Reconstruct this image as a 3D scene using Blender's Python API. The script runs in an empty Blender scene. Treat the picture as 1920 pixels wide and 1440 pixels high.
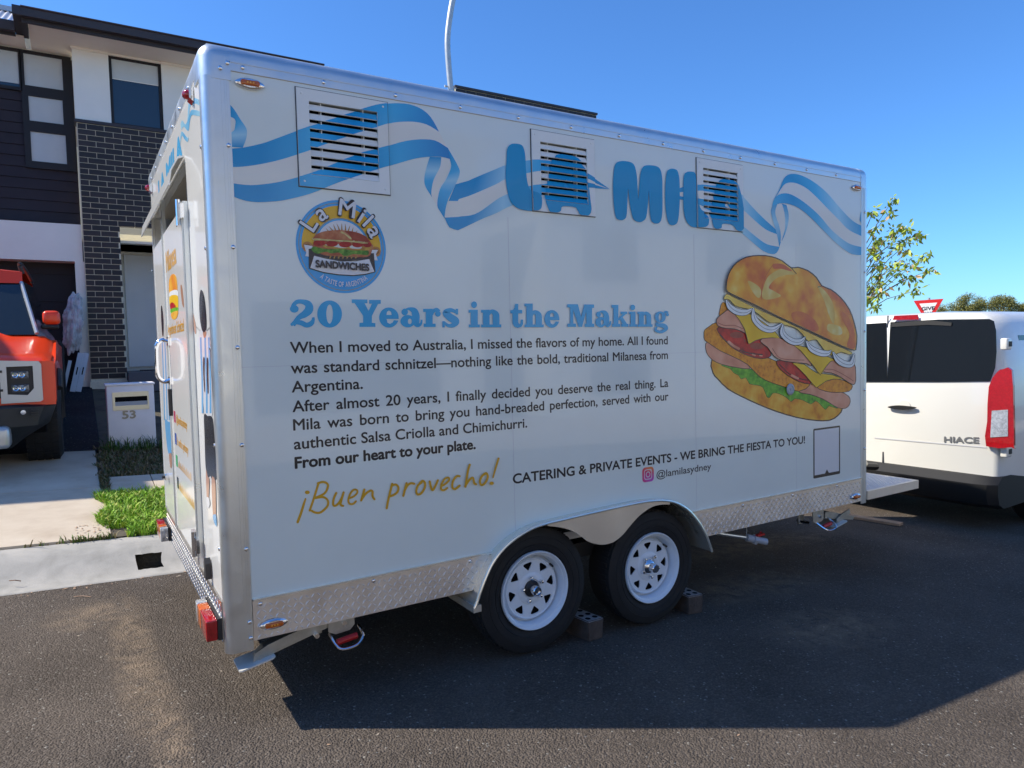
import bpy, bmesh, math, random
from mathutils import Vector, Matrix
from mathutils.geometry import tessellate_polygon
R = math.radians
rnd = random.Random(7)
C = bpy.context.scene.collection
# ------------------------------------------------------------------ camera, sky, sun, exposure
CAM = dict(pos=(-0.5242, -2.7915, 1.4425), yaw=0.5538, pitch=-0.0510893571, roll=-0.0240863664, f=1311.82)
def cam_axes():
    y, p, r = CAM['yaw'], CAM['pitch'], CAM['roll']
    f = Vector((math.sin(y)*math.cos(p), math.cos(y)*math.cos(p), math.sin(p)))
    rt = Vector((math.cos(y), -math.sin(y), 0)); up = rt.cross(f)
    r2 = rt*math.cos(r)+up*math.sin(r); u2 = up*math.cos(r)-rt*math.sin(r)
    return r2, u2, f
RT, UP, FW = cam_axes()
cd = bpy.data.cameras.new('camera'); cam = bpy.data.objects.new('camera', cd); C.objects.link(cam)
cd.sensor_width = 36; cd.lens = 36*CAM['f']/1920; cd.clip_start = 0.05; cd.clip_end = 2000
cam.matrix_world = Matrix(((RT.x, UP.x, -FW.x, CAM['pos'][0]), (RT.y, UP.y, -FW.y, CAM['pos'][1]), (RT.z, UP.z, -FW.z, CAM['pos'][2]), (0, 0, 0, 1)))
bpy.context.scene.camera = cam
SUN = Vector((-0.83, 0.485, 1)).normalized()          # towards the sun
elev = math.asin(SUN.z); azim = math.atan2(SUN.x, SUN.y)
w = bpy.data.worlds.new('World'); bpy.context.scene.world = w; w.use_nodes = True
nt = w.node_tree; bg = nt.nodes['Background']
sky = nt.nodes.new('ShaderNodeTexSky'); sky.sky_type = 'NISHITA'; sky.sun_disc = False
sky.sun_elevation = elev; sky.sun_rotation = azim; sky.air_density = 1.0; sky.dust_density = 0.35; sky.ozone_density = 3.2; sky.altitude = 50
tint = nt.nodes.new('ShaderNodeVectorMath'); tint.operation = 'MULTIPLY'; tint.inputs[1].default_value = (.44, .77, 1.15)
nt.links.new(sky.outputs[0], tint.inputs[0]); nt.links.new(tint.outputs[0], bg.inputs[0]); bg.inputs[1].default_value = 0.106
sd = bpy.data.lights.new('sun', 'SUN'); sd.energy = 3.45; sd.angle = R(0.53); sd.color = (1, 0.92, 0.79)
so = bpy.data.objects.new('sun', sd); C.objects.link(so); so.rotation_euler = (-SUN).to_track_quat('-Z', 'Y').to_euler(); so.location = (-20, 10, 30)
vs = bpy.context.scene.view_settings
vs.view_transform = 'Standard'; vs.look = 'None'; vs.exposure = 0.84; vs.gamma = 1; vs.use_curve_mapping = False

# ------------------------------------------------------------------ survey helper: photo point -> point on a real plane
def at(px, py, axis, val):
    o = Vector(CAM['pos']); d = RT*((px-960)/CAM['f'])-UP*((py-720)/CAM['f'])+FW
    t = (val-o[axis])/d[axis]
    return o+d*t
def zm(x0, y0, s):
    return lambda X, Y: (x0+X/s, y0+Y/s)
# ------------------------------------------------------------------ materials
MATS = {}
def mat(name, col, rough=0.6, metal=0.0, spec=0.5, coat=0.0, noise=0.0, nscale=20, bump=0.0, bscale=60, emit=None, trans=0, rvar=0.0, detail=4):
    m = bpy.data.materials.new(name); m.use_nodes = True; n = m.node_tree.nodes; L = m.node_tree.links
    b = n['Principled BSDF']; b.inputs['Base Color'].default_value = (*col, 1); b.inputs['Roughness'].default_value = rough
    b.inputs['Metallic'].default_value = metal; b.inputs['Specular IOR Level'].default_value = spec
    b.inputs['Coat Weight'].default_value = coat; b.inputs['Coat Roughness'].default_value = 0.03
    if trans: b.inputs['Transmission Weight'].default_value = trans
    tc = n.new('ShaderNodeTexCoord')
    if noise or rvar:
        t = n.new('ShaderNodeTexNoise'); t.inputs['Scale'].default_value = nscale; t.inputs['Detail'].default_value = detail; t.inputs['Roughness'].default_value = 0.6
        L.new(tc.outputs['Object'], t.inputs['Vector'])
        if noise:
            r = n.new('ShaderNodeMapRange'); r.inputs[1].default_value = .25; r.inputs[2].default_value = .75
            r.inputs[3].default_value = 1-noise; r.inputs[4].default_value = 1+noise; L.new(t.outputs['Fac'], r.inputs[0])
            mx = n.new('ShaderNodeVectorMath'); mx.operation = 'SCALE'; mx.inputs[0].default_value = col
            L.new(r.outputs[0], mx.inputs['Scale']); L.new(mx.outputs[0], b.inputs['Base Color'])
        if rvar:
            r = n.new('ShaderNodeMapRange'); r.inputs[1].default_value = .3; r.inputs[2].default_value = .7
            r.inputs[3].default_value = max(0, rough-rvar); r.inputs[4].default_value = rough+rvar; L.new(t.outputs['Fac'], r.inputs[0]); L.new(r.outputs[0], b.inputs['Roughness'])
    if bump:
        t2 = n.new('ShaderNodeTexNoise'); t2.inputs['Scale'].default_value = bscale; t2.inputs['Detail'].default_value = 3
        L.new(tc.outputs['Object'], t2.inputs['Vector'])
        bp = n.new('ShaderNodeBump'); bp.inputs['Strength'].default_value = bump; bp.inputs['Distance'].default_value = 0.01
        L.new(t2.outputs['Fac'], bp.inputs['Height']); L.new(bp.outputs[0], b.inputs['Normal'])
    MATS[name] = m
    return m
def ramp_mat(name, stops, scale=6, detail=5, rough=0.5, bump=0.0, bscale=80, coat=0, dist=0.0, spec=.5, rgh=.6):
    m = mat(name, stops[0][1], rough, bump=bump, bscale=bscale, coat=coat, spec=spec); n = m.node_tree.nodes; L = m.node_tree.links
    tc = n.new('ShaderNodeTexCoord'); t = n.new('ShaderNodeTexNoise'); t.inputs['Scale'].default_value = scale; t.inputs['Detail'].default_value = detail
    t.inputs['Roughness'].default_value = rgh; t.inputs['Distortion'].default_value = dist
    cr = n.new('ShaderNodeValToRGB'); e = cr.color_ramp.elements
    e[0].position, e[0].color = stops[0][0], (*stops[0][1], 1); e[1].position, e[1].color = stops[-1][0], (*stops[-1][1], 1)
    for p, c in stops[1:-1]:
        q = e.new(p); q.color = (*c, 1)
    L.new(tc.outputs['Object'], t.inputs['Vector']); L.new(t.outputs['Fac'], cr.inputs[0]); L.new(cr.outputs[0], n['Principled BSDF'].inputs['Base Color'])
    return m
def ink_mat(name='ribbon_ink', rough=.22):
    m = mat(name, (1, 1, 1), rough, coat=.3); n = m.node_tree.nodes; L = m.node_tree.links
    a = n.new('ShaderNodeAttribute'); a.attribute_name = 'ink'; L.new(a.outputs['Color'], n['Principled BSDF'].inputs['Base Color'])
    return m
PANEL = mat('white_panel', (.78, .83, .77), .16, coat=.55, noise=.045, nscale=1.3, bump=.02, bscale=2.2, rvar=.05)
REARP = mat('white_rear_panel', (.87, .86, .81), .2, coat=.5, noise=.02, nscale=2)
PLATEV = mat('vent_plate_white', (.82, .84, .80), .35, noise=.03, nscale=8)
ALU = mat('brushed_aluminium', (.70, .73, .73), .34, metal=.9, noise=.05, nscale=9, bump=.03, bscale=160, rvar=.08)
ALUP = mat('polished_aluminium', (.92, .88, .76), .22, metal=.7, noise=.06, nscale=4, rvar=.06)
CHECK = mat('checker_plate', (.86, .80, .73), .38, metal=.85, noise=.06, nscale=7, rvar=.08)
CHROME = mat('chrome', (.8, .8, .82), .08, metal=1)
ZINC = mat('zinc_steel', (.48, .47, .42), .42, metal=.85, noise=.2, nscale=18)
STEELW = mat('white_steel_wheel', (.74, .80, .86), .35, coat=.2, noise=.03, nscale=15)
RUBBER = mat('tyre_rubber', (.011, .011, .012), .75, noise=.25, nscale=20, bump=.15, bscale=120)
BLACKP = mat('black_plastic', (.02, .02, .022), .45, noise=.1, nscale=15)
DARKIN = mat('dark_inside', (.006, .006, .007), .9, spec=.1)
AMBER = mat('amber_lens', (.55, .11, .01), .12, coat=.6, noise=.2, nscale=120)
AMBERD = mat('amber_diode', (.9, .38, .03), .3)
REDL = mat('red_lens', (.36, .005, .009), .12, coat=.8, noise=.25, nscale=60)
CLEARL = mat('clear_lens', (.62, .64, .66), .1, metal=.5, coat=.8, noise=.5, nscale=55)
REDPL = mat('red_plastic', (.45, .01, .01), .4)
TIMBER = mat('raw_timber', (.42, .27, .17), .75, noise=.2, nscale=14)
INK = ink_mat()
def flat(name, c, rough=.25, noise=.0, ns=10): return mat(name, c, rough, coat=.25, noise=noise, nscale=ns)
BLUE = flat('title_blue_ink', (.05, .42, .72), .22, .08, 3)
LETB = flat('letter_blue_ink', (.006, .31, .58), .25, .05, 4)
BLACKI = flat('black_ink', (.012, .012, .016), .3)
GREYI = flat('grey_ink', (.05, .05, .055), .3)
GOLDI = flat('gold_ink', (.72, .38, .01), .3, .06, 5)
# ------------------------------------------------------------------ mesh helpers
class MB:
    def __init__(s): s.v = []; s.f = []; s.m = []; s.mats = []; s.col = None
    def mi(s, m):
        if m not in s.mats: s.mats.append(m)
        return s.mats.index(m)
    def face(s, pts, m):
        i = len(s.v); s.v += [tuple(p) for p in pts]; s.f.append(tuple(range(i, i+len(pts)))); s.m.append(s.mi(m))
    def add(s, verts, faces, m):
        i = len(s.v); s.v += [tuple(p) for p in verts]; k = s.mi(m)
        for f in faces: s.f.append(tuple(a+i for a in f)); s.m.append(k)
    def box(s, a, b, m, mx=None):
        x0, y0, z0 = a; x1, y1, z1 = b
        v = [Vector(p) for p in ((x0, y0, z0), (x1, y0, z0), (x1, y1, z0), (x0, y1, z0), (x0, y0, z1), (x1, y0, z1), (x1, y1, z1), (x0, y1, z1))]
        if mx is not None: v = [mx@p for p in v]
        s.add(v, [(0, 3, 2, 1), (4, 5, 6, 7), (0, 1, 5, 4), (1, 2, 6, 5), (2, 3, 7, 6), (3, 0, 4, 7)], m)
    def tube(s, pts, r, m, n=10, cap=True, closed=False):
        pts = [Vector(p) for p in pts]; k = len(pts); rr = r if isinstance(r, (list, tuple)) else [r]*k
        rings = []; up0 = None
        for i, p in enumerate(pts):
            if closed: t = pts[(i+1) % k]-pts[i-1]
            else: t = pts[min(i+1, k-1)]-pts[max(i-1, 0)]
            t.normalize()
            if up0 is None:
                up0 = Vector((0, 0, 1)) if abs(t.z) < .9 else Vector((1, 0, 0))
            a = t.cross(up0); a.normalize(); b = a.cross(t); up0 = b
            rings.append([p+a*rr[i]*math.cos(2*math.pi*j/n)+b*rr[i]*math.sin(2*math.pi*j/n) for j in range(n)])
        vv = [q for g in rings for q in g]; ff = []
        for i in range(k if closed else k-1):
            i2 = (i+1) % k
            for j in range(n): ff.append((i*n+j, i*n+(j+1) % n, i2*n+(j+1) % n, i2*n+j))
        if cap and not closed: ff += [tuple(range(n))[::-1], tuple((k-1)*n+j for j in range(n))]
        s.add(vv, ff, m)
    def lathe(s, prof, o, axis, m, n=32, ang=2*math.pi):     # prof: (radius, along)
        o = Vector(o); ax = Vector(axis).normalized(); a = ax.orthogonal().normalized(); b = ax.cross(a); vv = []; ff = []; k = len(prof)
        for j in range(n):
            t = ang*j/n; d = a*math.cos(t)+b*math.sin(t)
            for r, h in prof: vv.append(o+ax*h+d*r)
        for j in range(n):
            j2 = (j+1) % n
            for i in range(k-1): ff.append((j*k+i, j*k+i+1, j2*k+i+1, j2*k+i))
        s.add(vv, ff, m)
    def prism(s, poly, axis, a, b, m, holes=()):            # poly: 2-D points in the other two axes
        def P(u, v, h):
            l = [u, v]; l.insert(axis, h); return Vector(l)
        loops = [list(poly)]+[list(h) for h in holes]
        flatl = [p for l in loops for p in l]
        tri = tessellate_polygon([[Vector((p[0], p[1], 0)) for p in l] for l in loops])
        for h in (a, b):
            s.add([P(p[0], p[1], h) for p in flatl], [tuple(t) for t in tri], m)
        if a != b:
            for l in loops:
                k = len(l)
                vv = [P(p[0], p[1], a) for p in l]+[P(p[0], p[1], b) for p in l]
                s.add(vv, [(i, (i+1) % k, k+(i+1) % k, k+i) for i in range(k)], m)
    def build(s, name, parent=None, smooth=False, loc=None, recalc=True, angle=35):
        me = bpy.data.meshes.new(name); me.from_pydata(s.v, [], s.f)
        for m in s.mats: me.materials.append(m)
        for p, k in zip(me.polygons, s.m): p.material_index = k
        if recalc:
            bm = bmesh.new(); bm.from_mesh(me); bmesh.ops.remove_doubles(bm, verts=bm.verts, dist=1e-5) if smooth else None
            bmesh.ops.recalc_face_normals(bm, faces=bm.faces); bm.to_mesh(me); bm.free()
        if smooth:
            me.polygons.foreach_set('use_smooth', [True]*len(me.polygons)); me.set_sharp_from_angle(angle=R(angle))
        o = bpy.data.objects.new(name, me); C.objects.link(o)
        if parent: o.parent = parent; o.matrix_parent_inverse = Matrix.Translation(-parent.location) if not parent.parent else (Matrix.Translation(-parent.parent.location) if parent.type != 'MESH' else Matrix())
        if parent and parent.type == 'MESH': o.matrix_parent_inverse = Matrix()
        return o
def thing(name, label, cat, loc=(0, 0, 0), group=None):
    o = bpy.data.objects.new(name, None); C.objects.link(o); o.location = loc; o.empty_display_size = .2
    o['label'] = label; o['category'] = cat
    if group: o['group'] = group
    return o
def tag(o, label, cat, group=None, kind=None):
    if label: o['label'] = label
    if cat: o['category'] = cat
    if group: o['group'] = group
    if kind: o['kind'] = kind
    return o
def crom(pts, n=6, closed=False):
    k = len(pts); out = []
    rng = range(k) if closed else range(k-1)
    for i in rng:
        p0 = pts[i-1] if (i > 0 or closed) else pts[0]; p1 = pts[i]; p2 = pts[(i+1) % k]; p3 = pts[(i+2) % k] if (closed or i+2 < k) else pts[-1]
        for j in range(n):
            t = j/n
            out.append(tuple(.5*((2*b)+(-a+c)*t+(2*a-5*b+4*c-d)*t*t+(-a+3*b-3*c+d)*t**3) for a, b, c, d in zip(p0, p1, p2, p3)))
    if not closed: out.append(tuple(pts[-1]))
    return out
def bevel_box(mb_name, a, b, r, m, parent, seg=3):
    bm = bmesh.new(); bmesh.ops.create_cube(bm, size=1)
    for v in bm.verts: v.co = Vector([(a[i]+b[i])/2+v.co[i]*(b[i]-a[i]) for i in range(3)])
    bmesh.ops.bevel(bm, geom=bm.edges[:], offset=r, segments=seg, affect='EDGES', profile=.5)
    me = bpy.data.meshes.new(mb_name); bm.to_mesh(me); bm.free(); me.materials.append(m)
    me.polygons.foreach_set('use_smooth', [True]*len(me.polygons)); me.set_sharp_from_angle(angle=R(40))
    o = bpy.data.objects.new(mb_name, me); C.objects.link(o)
    if parent:
        o.parent = parent
        if parent.type == 'EMPTY': o.matrix_parent_inverse = Matrix.Translation(-parent.location)
    return o
# ------------------------------------------------------------------ ground
SX = -0.045
def hprof(y):
    pr = [(-400, 0), (2.27, 0), (2.78, .14), (6.05, .40), (10.3, 1.0), (400, 1.0)]
    for (a, ha), (b, hb) in zip(pr, pr[1:]):
        if y <= b: return ha+(hb-ha)*(y-a)/(b-a)
    return 1.0
def gz(x, y): return .01+SX*x+hprof(y)

def asphalt(name, base, dusty):
    m = mat(name, base, .9); n = m.node_tree.nodes; L = m.node_tree.links; b = n['Principled BSDF']
    tc = n.new('ShaderNodeTexCoord')
    def noise(s, d=4, r=.6, dist=0):
        t = n.new('ShaderNodeTexNoise'); t.inputs['Scale'].default_value = s; t.inputs['Detail'].default_value = d; t.inputs['Roughness'].default_value = r
        t.inputs['Distortion'].default_value = dist
        L.new(tc.outputs['Object'], t.inputs['Vector']); return t.outputs['Fac']
    def mr(v, a, b_, c, d):
        r = n.new('ShaderNodeMapRange'); r.inputs[1].default_value = a; r.inputs[2].default_value = b_; r.inputs[3].default_value = c; r.inputs[4].default_value = d
        L.new(v, r.inputs[0]); return r.outputs[0]
    def mix(f, a, c):
        x = n.new('ShaderNodeMix'); x.data_type = 'RGBA'
        if isinstance(f, float): x.inputs[0].default_value = f
        else: L.new(f, x.inputs[0])
        for s, v in ((6, a), (7, c)):
            if isinstance(v, tuple): x.inputs[s].default_value = (*v, 1)
            else: L.new(v, x.inputs[s])
        return x.outputs[2]
    def math_(op, a, c):
        x = n.new('ShaderNodeMath'); x.operation = op
        for s, v in ((0, a), (1, c)):
            if isinstance(v, (int, float)): x.inputs[s].default_value = v
            else: L.new(v, x.inputs[s])
        return x.outputs[0]
    dark = tuple(v*.72 for v in base); lite = tuple(v*1.25 for v in base)
    c = mix(mr(noise(1.6, 6), .3, .7, 0, 1), dark, lite)
    # fine aggregate
    vo = n.new('ShaderNodeTexVoronoi'); vo.inputs['Scale'].default_value = 125; L.new(tc.outputs['Object'], vo.inputs['Vector'])
    sep = n.new('ShaderNodeSeparateColor'); L.new(vo.outputs['Color'], sep.inputs[0])
    c = mix(mr(sep.outputs[0], .5, 1, 0, .32), c, tuple(min(1, v*2.3+.012) for v in base))
    c = mix(mr(noise(110, 3), .45, .68, 0, .5), c, tuple(v*.35 for v in base))
    c = mix(mr(sep.outputs[1], .985, .995, 0, .8), c, (.32, .30, .26))
    if dusty:
        # pale dust tracked over the bitumen behind the trailer and beside it
        sx = n.new('ShaderNodeSeparateXYZ'); L.new(tc.outputs['Object'], sx.inputs[0])
        def blob(cx, cy, rx, ry):
            dx = math_('DIVIDE', math_('SUBTRACT', sx.outputs[0], cx), rx); dy = math_('DIVIDE', math_('SUBTRACT', sx.outputs[1], cy), ry)
            d = math_('ADD', math_('MULTIPLY', dx, dx), math_('MULTIPLY', dy, dy))
            return mr(d, 0, 1, 1, 0)
        tot = None
        for q in dusty:
            o = blob(*q); tot = o if tot is None else math_('MAXIMUM', tot, o)
        f = math_('MULTIPLY', tot, mr(noise(9, 7, .72, .6), .38, .68, 0, 1))
        c = mix(math_('MULTIPLY', f, .8), c, (.30, .225, .155))
    L.new(c, b.inputs['Base Color'])
    bp = n.new('ShaderNodeBump'); bp.inputs['Strength'].default_value = 1; bp.inputs['Distance'].default_value = .009
    hh = math_('ADD', math_('MULTIPLY', vo.outputs['Distance'], -.8), math_('MULTIPLY', noise(60, 4), 1.2))
    L.new(hh, bp.inputs['Height']); L.new(bp.outputs[0], b.inputs['Normal'])
    b.inputs['Specular IOR Level'].default_value = .12
    return m
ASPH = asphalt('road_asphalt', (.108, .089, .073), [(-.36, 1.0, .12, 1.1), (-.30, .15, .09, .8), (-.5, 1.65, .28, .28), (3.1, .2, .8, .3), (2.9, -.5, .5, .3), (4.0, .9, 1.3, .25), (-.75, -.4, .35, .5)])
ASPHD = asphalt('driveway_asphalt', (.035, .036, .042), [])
CONC = ramp_mat('concrete', [(.25, (.43, .345, .255)), (.5, (.53, .445, .34)), (.8, (.60, .52, .41))], 3.2, 7, .85, bump=.12, bscale=120)
CONCK = ramp_mat('kerb_concrete', [(.25, (.25, .24, .21)), (.45, (.35, .335, .30)), (.6, (.41, .39, .35)), (.8, (.46, .43, .375))], 4.5, 8, .85, bump=.15, bscale=90, dist=.4)
SOIL = ramp_mat('bare_soil', [(.3, (.05, .04, .03)), (.55, (.10, .085, .06)), (.8, (.08, .09, .04))], 5, 7, .95, bump=.5, bscale=30)
def sheet(name, xs, ys, m, dz=0.0, fn=None, kind='structure'):
    mb = MB(); nx, ny = len(xs), len(ys); fn = fn or gz
    mb.add([(x, y, fn(x, y)+dz) for x in xs for y in ys], [(i*ny+j, (i+1)*ny+j, (i+1)*ny+j+1, i*ny+j+1) for i in range(nx-1) for j in range(ny-1)], m)
    o = mb.build(name, recalc=False); o['kind'] = kind; return o
def lin(a, b, n): return [a+(b-a)*i/(n-1) for i in range(n)]
sheet('road', [-300, -20, -5, 0, 5, 20, 300], [-6.4, -3, 0, 2.2701], ASPH, 0)
sheet('ground', [-300, -20, 0, 20, 300], [2.85, 4, 6.05, 8, 10.3, 60, 300], SOIL, -.02)
sheet('far_footpath', [-300, -20, 0, 20, 300], [-11.5, -6.4], CONC, .10)  # unseen pale concrete opposite, added to bounce light onto the trailer
sheet('far_ground', [-300, -20, 0, 20, 300], [-300, -60, -11.5], SOIL, .09)
BARKT = mat('twig_bark', (.20, .11, .06), .9)
# kerb with a broken stormwater hole
kp = [(2.262, .001), (2.275, .006), (2.33, .004), (2.42, .012), (2.48, .03), (2.53, .052), (2.58, .075), (2.63, .098), (2.70, .125), (2.76, .139), (2.805, .142), (2.85, .142), (2.852, .05)]
xs = sorted(set([-60, -20, -6, -3, -1.5, -.8] + [round(-.5+.02*i, 3) for i in range(36)] + [.4, 1.5, 3, 6, 20, 60]))
HX0, HX1, HY0, HY1 = -.265, -.105, 2.41, 2.60
mb = MB(); r2 = random.Random(3); vid = {}
hin = lambda x, y: HX0 < x < HX1 and HY0 < y < HY1
for i, x in enumerate(xs):
    for j, (y, h) in enumerate(kp):
        dx = dy = 0
        if HX0-.03 < x < HX1+.03 and HY0-.03 < y < HY1+.05: dx, dy = r2.uniform(-.008, .008), r2.uniform(-.007, .007)
        vid[i, j] = len(mb.v); mb.v.append((x+dx, y+dy, .01+SX*x+h))
k = mb.mi(CONCK)
for i in range(len(xs)-1):
    for j in range(len(kp)-1):
        if hin((xs[i]+xs[i+1])/2, (kp[j][0]+kp[j+1][0])/2): continue
        mb.f.append((vid[i, j], vid[i+1, j], vid[i+1, j+1], vid[i, j+1])); mb.m.append(k)
o = mb.build('kerb', smooth=True, angle=16); o['kind'] = 'structure'
mb = MB(); g0 = .01+SX*-.18
def kh(y): 
    for (a_, ha_), (b_, hb_) in zip(kp, kp[1:]):
        if y <= b_: return ha_+(hb_-ha_)*(y-a_)/(b_-a_)
    return .142
cn = [(HX0-.012, HY0-.012), (HX1+.012, HY0-.012), (HX1+.012, HY1+.012), (HX0-.012, HY1+.012)]
for a, b in zip(cn, cn[1:]+cn[:1]):
    for t_ in range(8):
        p_ = [a[i]+(b[i]-a[i])*t_/8 for i in (0, 1)]; q_ = [a[i]+(b[i]-a[i])*(t_+1)/8 for i in (0, 1)]
        mb.face([(p_[0], p_[1], g0+kh(p_[1])-.014), (q_[0], q_[1], g0+kh(q_[1])-.014), (q_[0], q_[1], g0-.16), (p_[0], p_[1], g0-.16)], SOIL)
mb.face([(HX0-.02, HY0-.02, g0-.14), (HX1+.02, HY0-.02, g0-.14), (HX1+.02, HY1+.03, g0-.14), (HX0-.02, HY1+.03, g0-.14)], SOIL)
o = mb.build('drain_hole'); o['kind'] = 'structure'
def rock(name, c, r, m, seed, sq=(1, 1, .7), sub=2):
    bm = bmesh.new(); bmesh.ops.create_icosphere(bm, subdivisions=sub, radius=r); q = random.Random(seed)
    for v in bm.verts:
        v.co *= 1+q.uniform(-.22, .22); v.co = Vector((v.co.x*sq[0], v.co.y*sq[1], v.co.z*sq[2]))+Vector(c)
    me = bpy.data.meshes.new(name); bm.to_mesh(me); bm.free(); me.materials.append(m)
    o = bpy.data.objects.new(name, me); C.objects.link(o); return o
BROKE = ramp_mat('broken_concrete', [(.3, (.22, .16, .11)), (.7, (.40, .33, .25))], 20, 6, .95, bump=.6, bscale=60)
tag(rock('rubble', (-.175, 2.50, g0-.07), .035, BROKE, 4, (1.4, 1, .9)), 'chunk of broken concrete lying inside the kerb drain hole', 'rubble')
# driveway crossover and footpath slabs: recessed joints between separately cast slabs
def slab(xa, xb, ya, yb, dz=.012, n=4):
    mb = MB(); xs = lin(xa, xb, 3); ys = lin(ya, yb, n)
    nx, ny = 3, n
    top = [(x, y, gz(x, y)+dz) for x in xs for y in ys]
    mb.add(top, [(i*ny+j, (i+1)*ny+j, (i+1)*ny+j+1, i*ny+j+1) for i in range(nx-1) for j in range(ny-1)], CONC)
    for (p, q) in (((xa, ya), (xb, ya)), ((xb, ya), (xb, yb)), ((xb, yb), (xa, yb)), ((xa, yb), (xa, ya))):
        mb.face([(*p, gz(*p)+dz), (*q, gz(*q)+dz), (*q, gz(*q)-.04), (*p, gz(*p)-.04)], CONC)
    return mb
GX = -.385
dv = bpy.data.objects.new('driveway_crossover', None); C.objects.link(dv); dv['kind'] = 'structure'
for (xa, xb, ya, yb) in ((-4.2, -2.2, 2.862, 4.35), (-2.192, GX, 2.862, 4.35), (-4.2, -2.2, 4.358, 6.05), (-2.192, GX-.03, 4.358, 6.05)):
    slab(xa, xb, ya, yb).build('slab', dv, recalc=False)
fp = bpy.data.objects.new('footpath', None); C.objects.link(fp); fp['kind'] = 'structure'
for i in range(10):
    x0 = GX+.05+(0 if i == 0 else .35+(i-1)*1.5); x1 = GX+.05+.35+i*1.5-.008
    slab(x0, x1, 4.05, 4.72).build('slab', fp, recalc=False)
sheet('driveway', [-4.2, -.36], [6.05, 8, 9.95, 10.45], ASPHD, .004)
# ------------------------------------------------------------------ grass
def grass(name, area, count, cols, h=(.04, .11), seed=1, dens=None, label='', cat='grass', wid=.0045):
    q = random.Random(seed); mb = MB(); ms = [mat('%s_blade_%s' % (name, c[0]), c[1], .6, noise=.35, nscale=9, trans=0) for c in cols]
    for m in ms: m.node_tree.nodes['Principled BSDF'].inputs['Subsurface Weight'].default_value = 0
    x0, x1, y0, y1 = area; i = 0
    while i < count:
        x, y = q.uniform(x0, x1), q.uniform(y0, y1)
        if dens and q.random() > dens(x, y): i += .2; continue
        i += 1; a = q.uniform(0, 6.283); hh = q.uniform(*h)*(1.25 if q.random() < .1 else 1); ln = q.uniform(.2, 1.1)*hh; w_ = wid*q.uniform(.6, 1.5)
        d = Vector((math.cos(a), math.sin(a), 0)); s = Vector((-d.y, d.x, 0))*w_
        b = Vector((x, y, gz(x, y)-.01)); m1 = b+d*ln*.35+Vector((0, 0, hh*.65)); t = b+d*ln+Vector((0, 0, hh*q.uniform(.75, 1)))
        mb.add([b-s, b+s, m1+s*.8, m1-s*.8, t], [(0, 1, 2, 3), (3, 2, 4)], q.choice(ms))
    o = mb.build(name, recalc=False); tag(o, label, cat, kind='stuff'); return o
def edge_noise(x, y): return .5+.5*math.sin(x*23+1.3)*math.sin(y*17)
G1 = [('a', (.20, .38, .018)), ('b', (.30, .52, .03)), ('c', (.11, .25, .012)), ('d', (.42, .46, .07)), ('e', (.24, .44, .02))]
grass('verge_grass', (-.46, .75, 2.84, 4.07), 14000, G1, (.035, .095), 5, lambda x, y: 0 if x < -.43+.05*math.sin(y*9) + (.12 if y < 3.05 else 0) else (1 if x < .5 else .6),
      'tuft of bright green grass growing between kerb and footpath behind the trailer')
sheet('verge_soil', [GX+.0, .3, 6, 30], [2.853, 3.2, 3.6, 4.05], SOIL, .004)
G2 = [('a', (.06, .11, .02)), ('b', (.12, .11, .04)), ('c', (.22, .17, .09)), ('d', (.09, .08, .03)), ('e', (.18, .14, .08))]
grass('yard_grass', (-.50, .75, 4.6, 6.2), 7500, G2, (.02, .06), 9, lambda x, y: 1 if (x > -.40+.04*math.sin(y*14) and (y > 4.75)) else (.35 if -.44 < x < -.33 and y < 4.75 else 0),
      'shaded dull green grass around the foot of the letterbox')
grass('joint_weeds', (-.405, -.335, 4.0, 4.8), 800, G2, (.02, .06), 19, None, 'weeds growing in the joint between driveway crossover and footpath')
grass('kerb_weeds', (-.9, -.36, 2.845, 2.862), 170, [('a', (.12, .20, .03)), ('b', (.25, .20, .09))], (.02, .07), 11, lambda x, y: 1 if x > -.62 else .15, 'thin weeds growing in the joint behind the kerb')
grass('letterbox_grass', (-.33, .3, 5.96, 6.08), 200, [('a', (.07, .15, .03)), ('b', (.05, .11, .03))], (.06, .20), 12, lambda x, y: .35+.65*abs(math.sin(x*19)), 'taller grass blades at the front of the letterbox', wid=.005)
# fallen leaf litter
mb = MB(); q = random.Random(21)
for i in range(170):
    x, y = q.uniform(-1.3, 3.6), q.uniform(-2.2, 2.2)
    if i < 45: x, y = q.uniform(-.60, -.36), q.uniform(2.88, 3.2)
    elif i < 95: x, y = q.uniform(-1.3, .1), 2.262-abs(q.gauss(0, .05))
    a = q.uniform(0, 6.3); l = q.uniform(.003, .009) if i > 62 else q.uniform(.006, .02); d = Vector((math.cos(a), math.sin(a), 0))*l; s = Vector((-d.y, d.x, 0))*.4; z = gz(x, y)+(.016 if y > 2.8 else .004)
    p = Vector((x, y, z)); mb.add([p-d, p+s, p+d+Vector((0, 0, .002)), p-s], [(0, 1, 2, 3)], TIMBER if q.random() < .75 else CONC)
o = mb.build('leaf_litter', recalc=False); tag(o, 'scattered dry leaf bits and grit on the asphalt and concrete', 'litter', kind='stuff')
tag(rock('stone', at(145, 887, 1, 5.25)+Vector((0, 0, .01)), .03, BROKE, 8, (1.6, 1, .7)), 'small brown stone lying on the shaded concrete driveway near the orange pickup', 'stone')

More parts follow.
